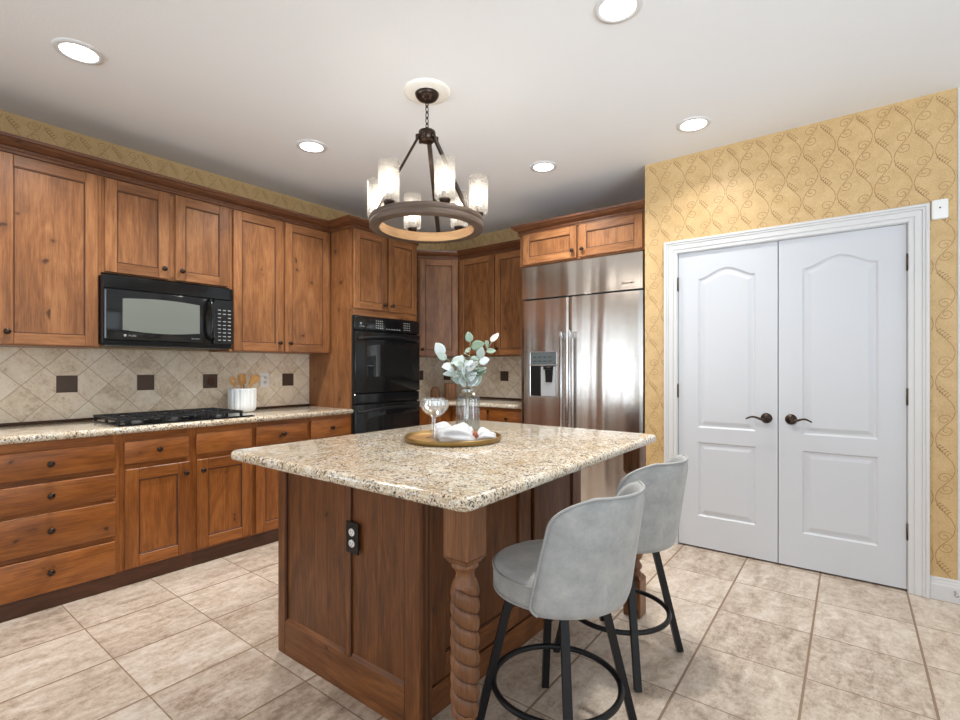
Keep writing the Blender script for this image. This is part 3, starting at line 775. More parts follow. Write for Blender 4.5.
# base cabinet on the back wall
c = cab('base_cabinet', 'base cabinet left of the refrigerator under the back counter', 'cabinet', -3.345, 3.86, 0, 0)
carcass(c, 0, 0.930, 0.09, 0.873, YB-3.86-0.002, WB, rails=[0.69], stiles=[0.465], top=0.062)
slab(c, 0.02, 0.452, 0.706, 0.842, WB, kn=(0.236, 0.776)); slab(c, 0.478, 0.91, 0.706, 0.842, WB, kn=(0.694, 0.776))
shaker(c, 0.02, 0.452, 0.10, 0.674, WB, kn=(0.42, 0.6)); shaker(c, 0.478, 0.91, 0.10, 0.674, WB, kn=(0.51, 0.6))
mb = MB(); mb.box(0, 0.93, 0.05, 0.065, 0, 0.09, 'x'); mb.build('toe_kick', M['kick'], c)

# countertops: rounded front edges
def slab_top(pts, z0, z1, r=0.016, rc=0.03, round_corners=()):
    """rounded slab from a plan polygon; corners in round_corners get a plan radius rc"""
    P = []
    n = len(pts)
    for i in range(n):
        p = Vector(pts[i])
        if i in round_corners:
            a = (Vector(pts[i-1])-p).normalized(); b = (Vector(pts[(i+1) % n])-p).normalized()
            for k in range(7):
                t = k/6; q0 = p+a*rc; q1 = p+b*rc
                P.append((1-t)**2*q0+2*t*(1-t)*p+t*t*q1)
        else: P.append(p)
    bm = bmesh.new(); vs = [bm.verts.new((q.x, q.y, z0)) for q in P]; f = bm.faces.new(vs)
    ex = bmesh.ops.extrude_face_region(bm, geom=[f]); 
    for e in ex['geom']:
        if isinstance(e, bmesh.types.BMVert): e.co.z = z1
    bmesh.ops.recalc_face_normals(bm, faces=bm.faces[:])
    ed = [e for e in bm.edges if abs(e.verts[0].co.z-e.verts[1].co.z) < 1e-6]
    bmesh.ops.bevel(bm, geom=ed, offset=r, segments=4, profile=0.5, affect='EDGES')
    return MB().bm(bm, 'z', 0, True)
mb = slab_top([(XL+0.011, 0.02), (-3.328, 0.02), (-3.328, 2.6105), (XL+0.011, 2.6105)], 0.8735, 0.914)
tag(mb.build('countertop', M['granite'], org=(-3.6, 1.3, 0.8735)), 'long speckled granite countertop along the left wall holding the cooktop', 'countertop')
mb = slab_top([(XL+0.011, 3.391), (-3.40, 3.391), (-3.40, 3.60), (-3.20, 3.825), (-2.4135, 3.825), (-2.4135, YB-0.011), (XL+0.011, YB-0.011)], 0.8735, 0.914)
tag(mb.build('countertop', M['granite'], org=(-3.2, 4.1, 0.8735)), 'speckled granite countertop in the far corner left of the refrigerator', 'countertop')
mb = MB(); mb.prism([(-3.93, 3.392), (-3.42, 3.392), (-3.42, 3.60), (-3.346, 3.69), (-3.346, 4.41), (-3.93, 4.41)], 'xy', 0.0, 0.873, 'z')
tag(mb.build('base_cabinet', WB, org=(-3.6, 3.9, 0)), 'closed corner base cabinet right of the oven tower', 'cabinet')

# ================================================================ APPLIANCES
def text(body, size, mat, parent, loc, rot=(PI/2, 0, 0), name='logo', shear=0.0):
    cu = bpy.data.curves.new(name, 'FONT'); cu.body = body; cu.size = size; cu.extrude = 0.0004; cu.shear = shear; cu.align_x = 'CENTER'
    to = bpy.data.objects.new('tmp_text', cu); COL.objects.link(to)
    bpy.context.view_layer.update()
    me = bpy.data.meshes.new_from_object(to.evaluated_get(bpy.context.evaluated_depsgraph_get())); bpy.data.objects.remove(to)
    me.materials.clear(); me.materials.append(mat)
    o = bpy.data.objects.new(name, me); COL.objects.link(o); o.parent = parent; o.location = loc; o.rotation_euler = rot
    return o
# microwave
XM = -3.545
c = thing('microwave', 'black over-the-range microwave hung under the short cabinet', 'microwave', (XM, 0.972, 1.395), R90); mw, mh, md = 0.766, 0.412, XM-(XL+0.012)
mb = MB(); mb.box(0, mw, 0.03, md, 0, mh, bev=0.004); mb.build('body', M['black_plastic'], c)
mb = MB()
P = [(0.004, 0.03), (0.004, 0.012), (0.03, 0.004), (mw-0.03, 0.004), (mw-0.004, 0.012), (mw-0.004, 0.03)]
mb.prism(P, 'xy', mh-0.078, mh-0.002); 
for k in range(5): mb.box(0.05, 0.60, 0.0025, 0.006, mh-0.070+k*0.013, mh-0.064+k*0.013)
mb.build('vent_grille', M['black_gloss'], c)
dm = MB()
dm.box(0.004, 0.612, 0.002, 0.032, 0.022, mh-0.084, bev=0.006, seg=2)
d = dm.build('door', M['black_gloss'], c)
win = MB(); P = []
for k in range(13): t = k/12; P.append((0.095+0.44*t, 0.085-0.014*math.sin(PI*t)))
for k in range(13): t = 1-k/12; P.append((0.095+0.44*t, 0.275+0.012*math.sin(PI*t)))
win.prism(P, 'xz', -0.0006, 0.003); win.build('window', M['mw_window'], d)
hd = MB(); hd.tube([(0.598, 0.004, 0.050), (0.600, -0.020, 0.060), (0.602, -0.036, 0.10), (0.602, -0.040, 0.18), (0.602, -0.036, 0.27), (0.600, -0.020, 0.315), (0.598, 0.004, 0.325)], 0.010, 10); hd.build('handle', M['black_gloss'], d)
st = MB(); st.box(0.006, 0.016, -0.001, 0.004, 0.03, mh-0.09, bev=0.002); st.build('edge_trim', M['chrome_dark'], d)
bd = MB(); bd.lathe([(0.0, 0), (0.008, 0), (0.008, 0.002), (0, 0.002)], 0, 0, 16)
for i, q_ in enumerate(bd.v): bd.v[i] = Vector((0.108+q_.x, 0.0015-q_.z, 0.052+q_.y))
bd.build('badge', M['gray_marks'], d)
text('Profile', 0.016, M['gray_marks'], d, (0.145, 0.0012, 0.047), shear=0.25)
text('Spacemaker', 0.011, M['gray_marks'], d, (0.510, 0.0012, 0.047))
cp = MB(); cp.box(0.630, mw-0.004, 0.004, 0.032, 0.022, mh-0.084, bev=0.004); cpo = cp.build('control_panel', M['black_gloss'], c)
ky = MB()
for r in range(9):
    for k in range(3):
        if r in (6,) and k == 1: continue
        ky.box(0.656+k*0.034, 0.656+k*0.034+0.020, 0.0028, 0.0045, 0.045+r*0.026, 0.045+r*0.026+0.0065)
ky.build('control_keys', M['gray_marks'], cpo)
bt = MB(); bt.box(0.01, mw-0.01, 0.012, md-0.02, -0.010, 0.0); bt.build('underside', M['black_plastic'], c)

# double wall oven (front proud of the tower's frame)
c = thing('double_oven', 'black built-in double wall oven in the tower cabinet', 'oven', (XT, 2.612, 0.405), R90); ZO = 0.405
OX0, OX1 = 0.008, TW-0.004
mb = MB(); mb.box(0.030, TW-0.030, 0.0195, 0.50, 0.0, 1.685-ZO); mb.box(OX0, OX1, -0.012, -0.0005, 0.0, 1.686-ZO, bev=0.003); mb.build('body', M['black_plastic'], c)
mb = MB(); mb.box(OX0, OX1, -0.036, -0.012, 1.565-ZO, 1.684-ZO, bev=0.006, seg=2); cpo = mb.build('control_panel', M['black_gloss'], c)
for (x0, nx, nz, sx, sw, z0) in ((0.235, 4, 4, 0.022, 0.011, 1.590), (0.56, 4, 4, 0.022, 0.011, 1.590), (0.35, 6, 1, 0.030, 0.016, 1.586)):
    ky = MB()
    for i in range(nx):
        for j in range(nz): ky.box(x0+i*sx, x0+i*sx+sw, -0.0374, -0.0355, z0-ZO+j*0.020, z0+0.008-ZO+j*0.020)
    ky.build('control_keys', M['gray_marks'], cpo)
dp = MB(); dp.box(0.36, 0.52, -0.0372, -0.0355, 1.615-ZO, 1.655-ZO); dp.build('display', M['black_glass'], cpo)
bd = MB(); bd.lathe([(0.0, 0), (0.010, 0), (0.010, 0.002), (0, 0.002)], 0, 0, 16)
for i, q_ in enumerate(bd.v): bd.v[i] = Vector((0.075+q_.x, -0.0355-q_.z, 1.622-ZO+q_.y))
bd.build('badge', M['gray_marks'], cpo); text('Profile', 0.020, M['gray_marks'], cpo, (0.085, -0.0362, 1.593-ZO), shear=0.25)
def oven_door(z0, z1, lower):
    mb = MB(); mb.box(OX0, OX1, -0.048, -0.012, z0, z1, bev=0.008, seg=2); d = mb.build('oven_door', M['black_gloss'], c)
    wn = MB(); wb, wt = z0+0.135, z1-0.120; P = [(0.13, wb), (0.65, wb)]
    for k in range(13): t = 1-k/12; P.append((0.13+0.52*t, wt+0.022*math.sin(PI*t)))
    wn.prism(P, 'xz', -0.0495, -0.046); wn.build('window', M['oven_window'], d)
    h = MB(); pts = []
    for k in range(17):
        t = k/16; pts.append((0.040+0.682*t, -0.058-0.034*math.sin(PI*t)**0.5, z1-0.062+0.026*math.sin(PI*t)))
    h.tube(pts, 0.011, 10)
    for x in (0.045, 0.717): h.box(x-0.012, x+0.012, -0.065, -0.046, z1-0.073, z1-0.050, bev=0.003)
    h.build('handle', M['black_metal'], d)
oven_door(1.042-ZO, 1.556-ZO, False)
mb = MB(); mb.box(OX0, OX1, -0.040, -0.012, 0.952-ZO, 1.034-ZO, bev=0.005); 
for k in range(3): mb.box(0.04, 0.722, -0.0415, -0.039, 0.966-ZO+k*0.022, 0.972-ZO+k*0.022)
mb.build('vent_panel', M['black_gloss'], c)
oven_door(0.430-ZO, 0.944-ZO, True)

# refrigerator
FX0, FX1, FY = -2.386, -1.318, 3.70
c = thing('refrigerator', 'tall stainless steel side-by-side refrigerator with water dispenser', 'refrigerator', (FX0, FY, 0)); fw = FX1-FX0; sp = -1.932-FX0
mb = MB(); mb.box(0.004, fw-0.004, 0.05, YB-FY-0.02, 0.02, 2.128); mb.build('body', M['black_plastic'], c)
mb = MB(); mb.box(0.0, fw, -0.008, 0.05, 1.846, 2.126, bev=0.003); g = mb.build('top_panel', M['steel'], c)
text('Jenn-Air', 0.030, M['bronze'], g, (fw-0.115, -0.0092, 1.888), shear=0.3)
def fdoor(x0, x1, side):
    mb = MB(); n = 24; v, f = [], []
    z0, z1 = 0.105, 1.832
    # very gently crowned steel skin
    for z in (z0, z1):
        for k in range(n+1):
            t = k/n; e = min(t, 1-t)*(x1-x0); rr = 0.0 if e > 0.008 else 0.004*(1-e/0.008)
            v.append((x0+(x1-x0)*t, -0.010-0.004*math.sin(PI*t)+rr, z))
    for k in range(n): f.append((k, k+1, n+2+k, n+1+k))
    b = len(v); v += [(x0, 0.048, z0), (x1, 0.048, z0), (x1, 0.048, z1), (x0, 0.048, z1)]
    f += [tuple(reversed(range(n+1)))+(b, b+1), tuple(range(n+1, 2*n+2))+(b+2, b+3), (0, n+1, b+3, b), (n, b+1, b+2, 2*n+1), (b, b+3, b+2, b+1)]
    mb.add(v, f); d = mb.build('refrigerator_door', M['steel'], c)
    hx = x1-0.038 if side == 'l' else x0+0.034
    h = MB(); h.box(hx-0.011, hx+0.011, -0.078, -0.058, 0.62, 1.548, bev=0.006, seg=2)
    for z in (0.66, 1.515): h.box(hx-0.010, hx+0.010, -0.060, -0.009, z-0.022, z+0.022, bev=0.004)
    for z in (0.628, 1.512): h.box(hx-0.012, hx+0.012, -0.080, -0.056, z-0.006, z+0.030, bev=0.004)
    h.build('handle', M['steel_trim'], d)
    return d
dl = fdoor(0.0, sp-0.003, 'l'); fdoor(sp+0.003, fw, 'r')
x0, x1, z0, z1 = 0.080, 0.350, 1.000, 1.390
mb = MB(); yb = -0.022
for q in ((x0, x0+0.012, z0, z1), (x1-0.012, x1, z0, z1), (x0, x1, z1-0.010, z1), (x0, x1, z0, z0+0.012), (x0, x1, 1.268, 1.282)): mb.box(q[0], q[1], yb, -0.008, q[2], q[3], bev=0.003)
dis = mb.build('dispenser', M['steel_trim'], dl)
mb = MB(); mb.box(x0+0.012, x1-0.012, -0.0175, -0.012, z0+0.012, 1.268); mb.build('recess', M['black_plastic'], dis)
mb = MB(); mb.box(x0+0.115, x1-0.014, -0.0185, -0.016, z0+0.014, 1.262); mb.build('back_plate', plain('dispenser_plate', srgb(186, 190, 194), 0.3, 0.3), dis)
mb = MB(); mb.box(x0+0.012, x1-0.012, -0.020, -0.012, 1.282, z1-0.010)
for r in range(2):
    for k in range(4): mb.box(x0+0.04+k*0.05, x0+0.07+k*0.05, -0.0206, -0.019, 1.305+r*0.034, 1.311+r*0.034, mat=1)
mb.build('control_keys', [plain('dispenser_panel', srgb(88, 96, 98), 0.2), M['black_plastic']], dis)
mb = MB(); mb.prism([(x0+0.165, 1.13), (x0+0.225, 1.13), (x0+0.232, 1.235), (x0+0.158, 1.235)], 'xz', -0.026, -0.018); mb.lathe([(0.045, 1.236), (0.045, 1.264)], x0+0.19, -0.018, 20, cap=True)
mb.build('paddle', M['black_plastic'], dis)
mb = MB(); mb.box(0.0, fw, 0.03, 0.05, 0.0, 0.100); mb.build('toe_grille', M['black_plastic'], c)

# gas cooktop
c = thing('cooktop', 'black gas cooktop with cast iron grates set in the left counter', 'cooktop', (-3.60, 1.385, 0.9143))
mb = MB(); mb.box(-0.225, 0.245, -0.40, 0.405, 0, 0.008, bev=0.003); mb.box(-0.215, 0.235, -0.39, 0.395, 0.008, 0.011, bev=0.001); mb.build('glass_top', M['black_glass'], c)
for gy in (-0.272, -0.030, 0.212):
    g = MB(); a, b = gy-0.117, gy+0.117; z = 0.038
    for (p, q_) in (((-0.205, a, z), (0.215, a, z)), ((-0.205, b, z), (0.215, b, z)), ((-0.205, a, z), (-0.205, b, z)), ((0.215, a, z), (0.215, b, z)), ((0.005, a, z), (0.005, b, z))): g.bar(p, q_, 0.013, 0.013)
    for sx in (-0.10, 0.11):
        for k in range(4):
            an = PI/4+k*PI/2; g.bar((sx+0.035*math.cos(an), gy+0.035*math.sin(an), z+0.003), (sx+0.100*math.cos(an), gy+0.105*math.sin(an), z), 0.011, 0.014)
        g.bar((sx, gy-0.05, z+0.003), (sx, a, z), 0.010, 0.013); g.bar((sx, gy+0.05, z+0.003), (sx, b, z), 0.010, 0.013)
    for x in (-0.200, 0.005, 0.210):
        for y in (a+0.004, b-0.004): g.bar((x, y, 0.011), (x, y, z+0.006), 0.014, 0.014, (1, 0, 0))
    g.build('grate', M['black_iron'], c)
for (x, y, r) in ((-0.10, -0.272, 0.038), (0.11, -0.272, 0.045), (0.0, -0.03, 0.055), (-0.10, 0.212, 0.045), (0.11, 0.212, 0.038)):
    b = MB(); b.lathe([(r*1.2, 0.011), (r*1.15, 0.016), (r, 0.018), (r, 0.025), (r*0.9, 0.029), (0.0, 0.030)], x, y, 24); b.build('burner', M['black_iron'], c)
# ================================================================ ISLAND
c = thing('kitchen_island', 'alder kitchen island with rope-twist corner legs', 'kitchen island', (-1.60, 1.85, 0))
IX0, IX1, IY0, IY1 = -2.062, -1.245, 1.205, 2.485
o3 = Vector((-1.60, 1.85, 0)); WD = M['wood_shaded']
def ib(mb): 
    for i in range(len(mb.v)): mb.v[i] = mb.v[i]-o3
    return mb
mb = MB(); mb.box(IX0+0.02, IX1, IY0+0.066, IY1, 0.0, 0.8735, 'z'); ib(mb).build('body', WD, c)
# end panel facing the viewer
mb = MB(); y0, y1 = IY0, IY0+0.064; XE = -1.187; xm0, xm1 = -1.590, -1.563
mb.box(IX0, IX0+0.055, y0, y1, 0, 0.8735, 'z', 0.003); mb.box(XE-0.075, XE, y0, y1, 0, 0.8735, 'z', 0.003)
mb.box(IX0+0.055, XE-0.075, y0, y1, 0, 0.145, 'x', 0.002)
mb.box(xm0, xm1, y0+0.001, y1, 0.145, 0.8735, 'z', 0.003)
for a, b in ((IX0+0.055, xm0), (xm1, XE-0.075)):
    n_ = 2
    for k in range(n_): mb.box(a+(b-a)*k/n_, a+(b-a)*(k+1)/n_, y0+0.012, y1, 0.145, 0.8735, 'z', 0)
    mb.box(a, a+0.006, y0+0.004, y0+0.013, 0.145, 0.8735, mat=1); mb.box(b-0.006, b, y0+0.004, y0+0.013, 0.145, 0.8735, mat=1)
    mb.prism([(y0+0.002, 0.145), (y0+0.0125, 0.145), (y0+0.0125, 0.160)], 'yz', a+0.006, b-0.006, 'x')
for k in range(2): mb.box(XE-0.0005, XE+0.0015, y0+0.018+k*0.022, y0+0.026+k*0.022, 0.0, 0.8735, mat=1)
ib(mb).build('end_panel', [WD, M['glaze']], c)
# doors on the seating side (faces +x): frame and panel built in a rotated child
for (a, b) in ((1.285, 1.968), (2.002, 2.482)):
    mb = MB(); x = IX1; st = 0.095
    def fb(u0, u1, z0, z1, d0, d1, gr, m=0): mb.box(x+d0, x+d1, u0, u1, z0, z1, gr, 0.002 if m == 0 else 0, mat=m)
    fb(a, a+st, 0.115, 0.868, 0.0005, 0.020, 'z'); fb(b-st, b, 0.115, 0.868, 0.0005, 0.020, 'z')
    fb(a+st, b-st, 0.115, 0.20, 0.0005, 0.020, 'y'); fb(a+st, b-st, 0.80, 0.868, 0.0005, 0.020, 'y')
    fb(a+st, b-st, 0.20, 0.80, 0.0005, 0.010, 'z')
    for q_ in ((a+st, a+st+0.007, 0.20, 0.80), (b-st-0.007, b-st, 0.20, 0.80), (a+st, b-st, 0.20, 0.207), (a+st, b-st, 0.793, 0.80)): fb(q_[0], q_[1], q_[2], q_[3], 0.009, 0.015, 'z', 1)
    ib(mb).build('panel', [WD, M['glaze']], c)
mb = MB(); mb.box(IX1+0.0005, IX1+0.022, 1.275, IY1, 0.0, 0.105, 'y', 0.003); ib(mb).build('base_board', WD, c)
def island_leg(x0, x1, y0, y1):
    cx, cy = (x0+x1)/2, (y0+y1)/2; hw = (x1-x0)/2; mb = MB(); r0 = hw*0.92
    mb.box(x0, x1, y0, y1, 0.728, 0.8735, 'z', 0.004)
    bm = bmesh.new(); bmesh.ops.create_cube(bm, size=1.0)
    def frust(za, ra, zb, rb):
        v = [(cx+sx*ra, cy+sy*ra, za) for sx, sy in ((-1, -1), (1, -1), (1, 1), (-1, 1))]+[(cx+sx*rb, cy+sy*rb, zb) for sx, sy in ((-1, -1), (1, -1), (1, 1), (-1, 1))]
        mb.add(v, [(3, 2, 1, 0), (4, 5, 6, 7), (0, 1, 5, 4), (1, 2, 6, 5), (2, 3, 7, 6), (3, 0, 4, 7)], 'z')
    bm.free()
    frust(0.712, hw*0.72, 0.7295, hw*0.985)
    mb.lathe([(r0*0.80, 0.716), (r0*0.92, 0.708), (r0*0.92, 0.702), (r0*0.80, 0.697), (r0*0.66, 0.690), (r0*0.62, 0.680), (r0*0.70, 0.668), (r0*0.86, 0.658), (r0*0.92, 0.648)], cx, cy, 32)
    k = 2*2*PI/0.096
    prof = []
    n = 190; zt, zb = 0.655, 0.292
    for i in range(n+1):
        z = zt+(zb-zt)*i/n; e = min(1, (zt-z)/0.03, (z-zb)/0.03); prof.append((r0*(0.86+0.14*math.sqrt(max(e, 0.0))), z))
    f0 = len(mb.f)
    mb.lathe(prof, cx, cy, 84, fn=lambda a, z: 0.78+0.24*abs(math.sin(a+k*z/2))**0.42)
    for i in range(f0, len(mb.f)):     # dark glaze rubbed into the twist's grooves
        q_ = sum((mb.v[j] for j in mb.f[i]), Vector())/len(mb.f[i])
        if abs(math.sin(math.atan2(q_.y-cy, q_.x-cx)+k*q_.z/2)) < 0.13: mb.mi[i] = 1
    mb.lathe([(r0*0.84, 0.300), (r0*0.90, 0.290), (r0*0.70, 0.282), (r0*0.60, 0.272), (r0*0.72, 0.262), (r0*0.90, 0.250), (r0*0.90, 0.240), (r0*0.75, 0.232), (r0*0.62, 0.226), (r0*0.80, 0.214), (r0*0.80, 0.200)], cx, cy, 32)
    frust(0.1855, hw*0.985, 0.203, hw*0.72); mb.box(x0, x1, y0, y1, 0.0, 0.186, 'z', 0.004)
    ib(mb).build('leg', [M['wood_leg'], M['kick']], c)
island_leg(-0.927, -0.839, 1.030, 1.118)
island_leg(-0.978, -0.890, 2.452, 2.540)
mb = slab_top([(-2.068, 0.985), (-0.806, 0.985), (-0.838, 2.565), (-2.085, 2.565)], 0.874, 0.914, r=0.017, rc=0.045, round_corners=(0, 1, 2, 3))
tag(mb.build('island_countertop', M['granite'], org=(-1.45, 1.77, 0.874)), 'thick speckled granite slab on top of the wooden island', 'countertop')
# outlets
def duplex(mb_plate, o, flip=1):
    for z in (-0.021, 0.021):
        r = MB(); r.lathe([(0.0, 0.0), (0.0165, 0.0), (0.0165, 0.002), (0.0, 0.002)], seg=20)
        for i, q_ in enumerate(r.v): r.v[i] = Vector((q_.x, -0.0065-q_.z, z+q_.y*0.88))
        rr = r.build('socket', M['white_plastic'], o)
        s = MB()
        for x in (-0.006, 0.006): s.box(x-0.001, x+0.001, -0.0090, -0.0084, z-0.003, z+0.006)
        s.box(-0.002, 0.002, -0.0090, -0.0084, z-0.010, z-0.006); s.build('slots', M['slot'], rr)
mb = MB(); mb.box(-0.036, 0.036, -0.0065, 0.0, -0.060, 0.060, bev=0.002)
o = mb.build('electrical_outlet', M['black_plastic'], loc=(-1.541, IY0+0.0015, 0.607)); tag(o, 'black duplex outlet with white sockets on the island end panel', 'outlet'); duplex(None, o)
mb = MB(); mb.box(-0.036, 0.036, -0.006, 0.0, -0.058, 0.058, bev=0.002)
o = mb.build('electrical_outlet', M['white_plastic'], loc=(XL+0.0105, 2.191, 1.150)); o.rotation_euler = (0, 0, R90); tag(o, 'white outlet on the tile backsplash right of the utensil crock', 'outlet'); duplex(None, o)

# ================================================================ BAR STOOLS
def bar_stool(label, x, y, back_ang, leg_ang):
    c = thing('bar_stool', label, 'bar stool', (x, y, 0), 0, 'grey bar stools at the island')
    s = MB(); s.lathe([(0.0, 0.512), (0.195, 0.512), (0.208, 0.520), (0.213, 0.540), (0.213, 0.582), (0.206, 0.598), (0.185, 0.608), (0.12, 0.616), (0.0, 0.618)], seg=56); s.build('seat', M['suede'], c)
    p = MB()
    for z, r in ((0.588, 0.2125), (0.522, 0.210)): p.tube([(r*math.cos(2*PI*k/56), r*math.sin(2*PI*k/56), z) for k in range(56)], 0.0042, 6, closed=True)
    p.build('seat_piping', M['piping'], c)
    # curved shell back
    ZB, ZT = 0.515, 0.872; nS, nT = 34, 18
    A_B, A_T = math.radians(78), math.radians(64)
    def Aof(t):
        a = A_B+(A_T-A_B)*t
        if t > 0.74: a *= math.sqrt(max(0.0, 1-0.60*((t-0.74)/0.26)**2.4))
        if t < 0.08: a *= 1-0.10*(1-t/0.08)**2
        return a
    def P(sv, t, R):
        a = sv*Aof(t); lean = 0.050*t
        rr = R+0.006*t
        q_ = Vector((rr*math.cos(a)+lean*(0.35+0.65*math.cos(a)), rr*math.sin(a), ZB+(ZT-ZB)*t))
        ca, sa = math.cos(back_ang), math.sin(back_ang)
        return Vector((q_.x*ca-q_.y*sa, q_.x*sa+q_.y*ca, q_.z))
    v, f = [], []
    RO, RI = 0.240, 0.2165
    N = (nS+1)*(nT+1)
    for R in (RO, RI):
        for j in range(nT+1):
            for i in range(nS+1):
                sv = -1+2*i/nS; t = j/nT
                edge = min(1, min(i, nS-i)/2.0, (nT-j)/2.0, j/2.0+0.2)
                RR = R if edge >= 1 else (R-(R-(RO+RI)/2)*(1-edge)*0.7)
                v.append(P(sv, t, RR))
    for j in range(nT):
        for i in range(nS):
            a = j*(nS+1)+i; f.append((a, a+1, a+nS+2, a+nS+1)); b = a+N; f.append((b, b+nS+1, b+nS+2, b+1))
    rim = [i for i in range(nS+1)]+[(j+1)*(nS+1)-1 for j in range(1, nT+1)]+[nT*(nS+1)+i for i in range(nS-1, -1, -1)]+[j*(nS+1) for j in range(nT-1, 0, -1)]
    for k in range(len(rim)):
        a, b = rim[k], rim[(k+1) % len(rim)]; f.append((a, a+N, b+N, b))
    s = MB(); s.add(v, f, 'z', 0, True); bo = s.build('backrest', M['suede'], c)
    p = MB(); path = []
    for j in range(0, 41): path.append(P(-1, j/40, (RO+RI)/2+0.004))
    for i in range(1, 40): path.append(P(-1+2*i/40, 1.0, (RO+RI)/2+0.004)+Vector((0, 0, 0.002)))
    for j in range(40, -1, -1): path.append(P(1, j/40, (RO+RI)/2+0.004))
    p.tube(path, 0.0048, 6); p.build('piping', M['piping'], bo)
    for k in range(4):
        a = leg_ang+k*PI/2; l = MB(); ca, sa = math.cos(a), math.sin(a)
        l.bar((0.150*ca, 0.150*sa, 0.505), (0.274*ca, 0.274*sa, 0.0), 0.026, 0.026, (ca, sa, 0)); l.build('leg', M['black_metal'], c)
    r = MB(); r.tube([(0.212*math.cos(2*PI*k/64), 0.212*math.sin(2*PI*k/64), 0.192) for k in range(64)], 0.0105, 8, closed=True); r.build('footrest', M['black_metal'], c)
    b = MB(); b.box(-0.13, 0.13, -0.13, 0.13, 0.486, 0.511)
    for i in range(len(b.v)):
        q_ = b.v[i]; ca, sa = math.cos(leg_ang+PI/4), math.sin(leg_ang+PI/4); b.v[i] = Vector((q_.x*ca-q_.y*sa, q_.x*sa+q_.y*ca, q_.z))
    b.build('swivel_plate', M['black_metal'], c)
bar_stool('grey suede bar stool at the near corner of the island beside the twisted leg', -0.830, 1.495, math.radians(-4), math.radians(38))
bar_stool('grey suede bar stool at the far end of the island nearer the white doors', -0.868, 2.120, math.radians(-4), math.radians(38))

# ================================================================ CEILING LIGHTS
for (x, y, lab) in ((-2.940, 0.710, 'round recessed ceiling light above the left cabinets near the photo corner'), (-0.812, 1.982, 'round recessed ceiling light cut by the top edge of the photo'), (-2.955, 1.970, 'round recessed ceiling light left of the chandelier near the cabinets'), (-1.893, 3.219, 'round recessed ceiling light right of the chandelier toward the refrigerator'), (-0.837, 3.220, 'round recessed ceiling light just in front of the papered wall')):
    c = thing('recessed_light', lab, 'ceiling light', (x, y, ZC-0.006), 0, 'recessed ceiling lights')
    t = MB(); t.lathe([(0.072, 0.002), (0.074, -0.002), (0.096, -0.001), (0.099, 0.0055)], seg=40); t.build('trim_ring', M['white_trim'], c)
    t = MB(); t.lathe([(0.0, 0.001), (0.0725, 0.001)], seg=40); t.build('lens', M['lamp'], c)
    d = bpy.data.lights.new('recessed_glow', 'AREA'); d.shape = 'DISK'; d.size = 0.14; d.energy = 4.0 if (x > -1 and y > 3) else 13.0; d.color = (1.0, 0.98, 0.95); d.spread = math.radians(130)
    lo = bpy.data.objects.new('recessed_glow', d); COL.objects.link(lo); lo.location = (x, y, ZC-0.012)
# chandelier
CX, CY = -1.876, 1.960
mb = MB(); mb.lathe([(0.0, ZC-0.016), (0.085, ZC-0.016), (0.105, ZC-0.012), (0.122, ZC-0.010), (0.126, ZC-0.004), (0.126, ZC-0.0002), (0.0, ZC-0.0002)], CX, CY, 48)
tag(mb.build('ceiling_medallion', plain('medallion_paint', srgb(240, 236, 226), 0.7), org=(CX, CY, ZC)), 'round white ceiling medallion above the chandelier', 'ceiling medallion')
c = thing('chandelier', 'ring chandelier with six lit seeded glass shades over the island', 'chandelier', (CX, CY, 0))
def at(th, r): 
    """angle measured from the direction to the viewer, positive to the viewer's right"""
    f = Vector((0.6115, -0.7912)); g = Vector((0.7912, 0.6115)); 
    return f*math.cos(th)*r+g*math.sin(th)*r
mb = MB(); mb.lathe([(0.0, 2.684), (0.010, 2.685), (0.030, 2.690), (0.052, 2.702), (0.062, 2.716), (0.065, 2.7268), (0.0, 2.7268)], seg=32); mb.build('canopy', M['bronze'], c)
mb = MB(); z = 2.690; k = 0
while z > 2.560:
    pts = []
    for j in range(14):
        a = 2*PI*j/14; dx, dz = 0.009*math.cos(a), 0.020*math.sin(a)
        pts.append((dx if k % 2 == 0 else 0, 0 if k % 2 == 0 else dx, z-0.014+dz))
    mb.tube(pts, 0.0028, 6, closed=True); z -= 0.031; k += 1
mb.build('chain', M['bronze'], c)
mb = MB(); mb.lathe([(0.0, 2.549), (0.010, 2.547), (0.012, 2.528), (0.044, 2.526), (0.046, 2.520), (0.046, 2.480), (0.040, 2.474), (0.0, 2.472)], seg=32)
for th in (-72, 48, 168, -12, 108, 228):
    p = at(math.radians(th), 0.052); mb.lathe([(0.0, 2.478), (0.011, 2.480), (0.011, 2.502), (0.0, 2.504)], p.x, p.y, 12)
mb.build('hub', M['bronze'], c)
for th in (-68, 52, 172):
    p, q_ = at(math.radians(th), 0.045), at(math.radians(th), 0.280); mb = MB(); mb.bar((p.x, p.y, 2.495), (q_.x, q_.y, 2.050), 0.024, 0.013, (p.x, p.y, 0.0)); mb.build('arm', M['bronze'], c)
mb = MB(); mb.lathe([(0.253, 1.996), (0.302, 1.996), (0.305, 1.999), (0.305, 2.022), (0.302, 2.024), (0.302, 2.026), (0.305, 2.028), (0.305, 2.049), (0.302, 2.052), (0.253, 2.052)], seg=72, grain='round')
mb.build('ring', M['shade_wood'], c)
mb = MB(); mb.lathe([(0.2525, 2.050), (0.2525, 1.998)], seg=72, grain='round'); mb.build('ring_lit_face', M['lit_wood'], c)  # inner face of the ring, its lit look painted as paler wood
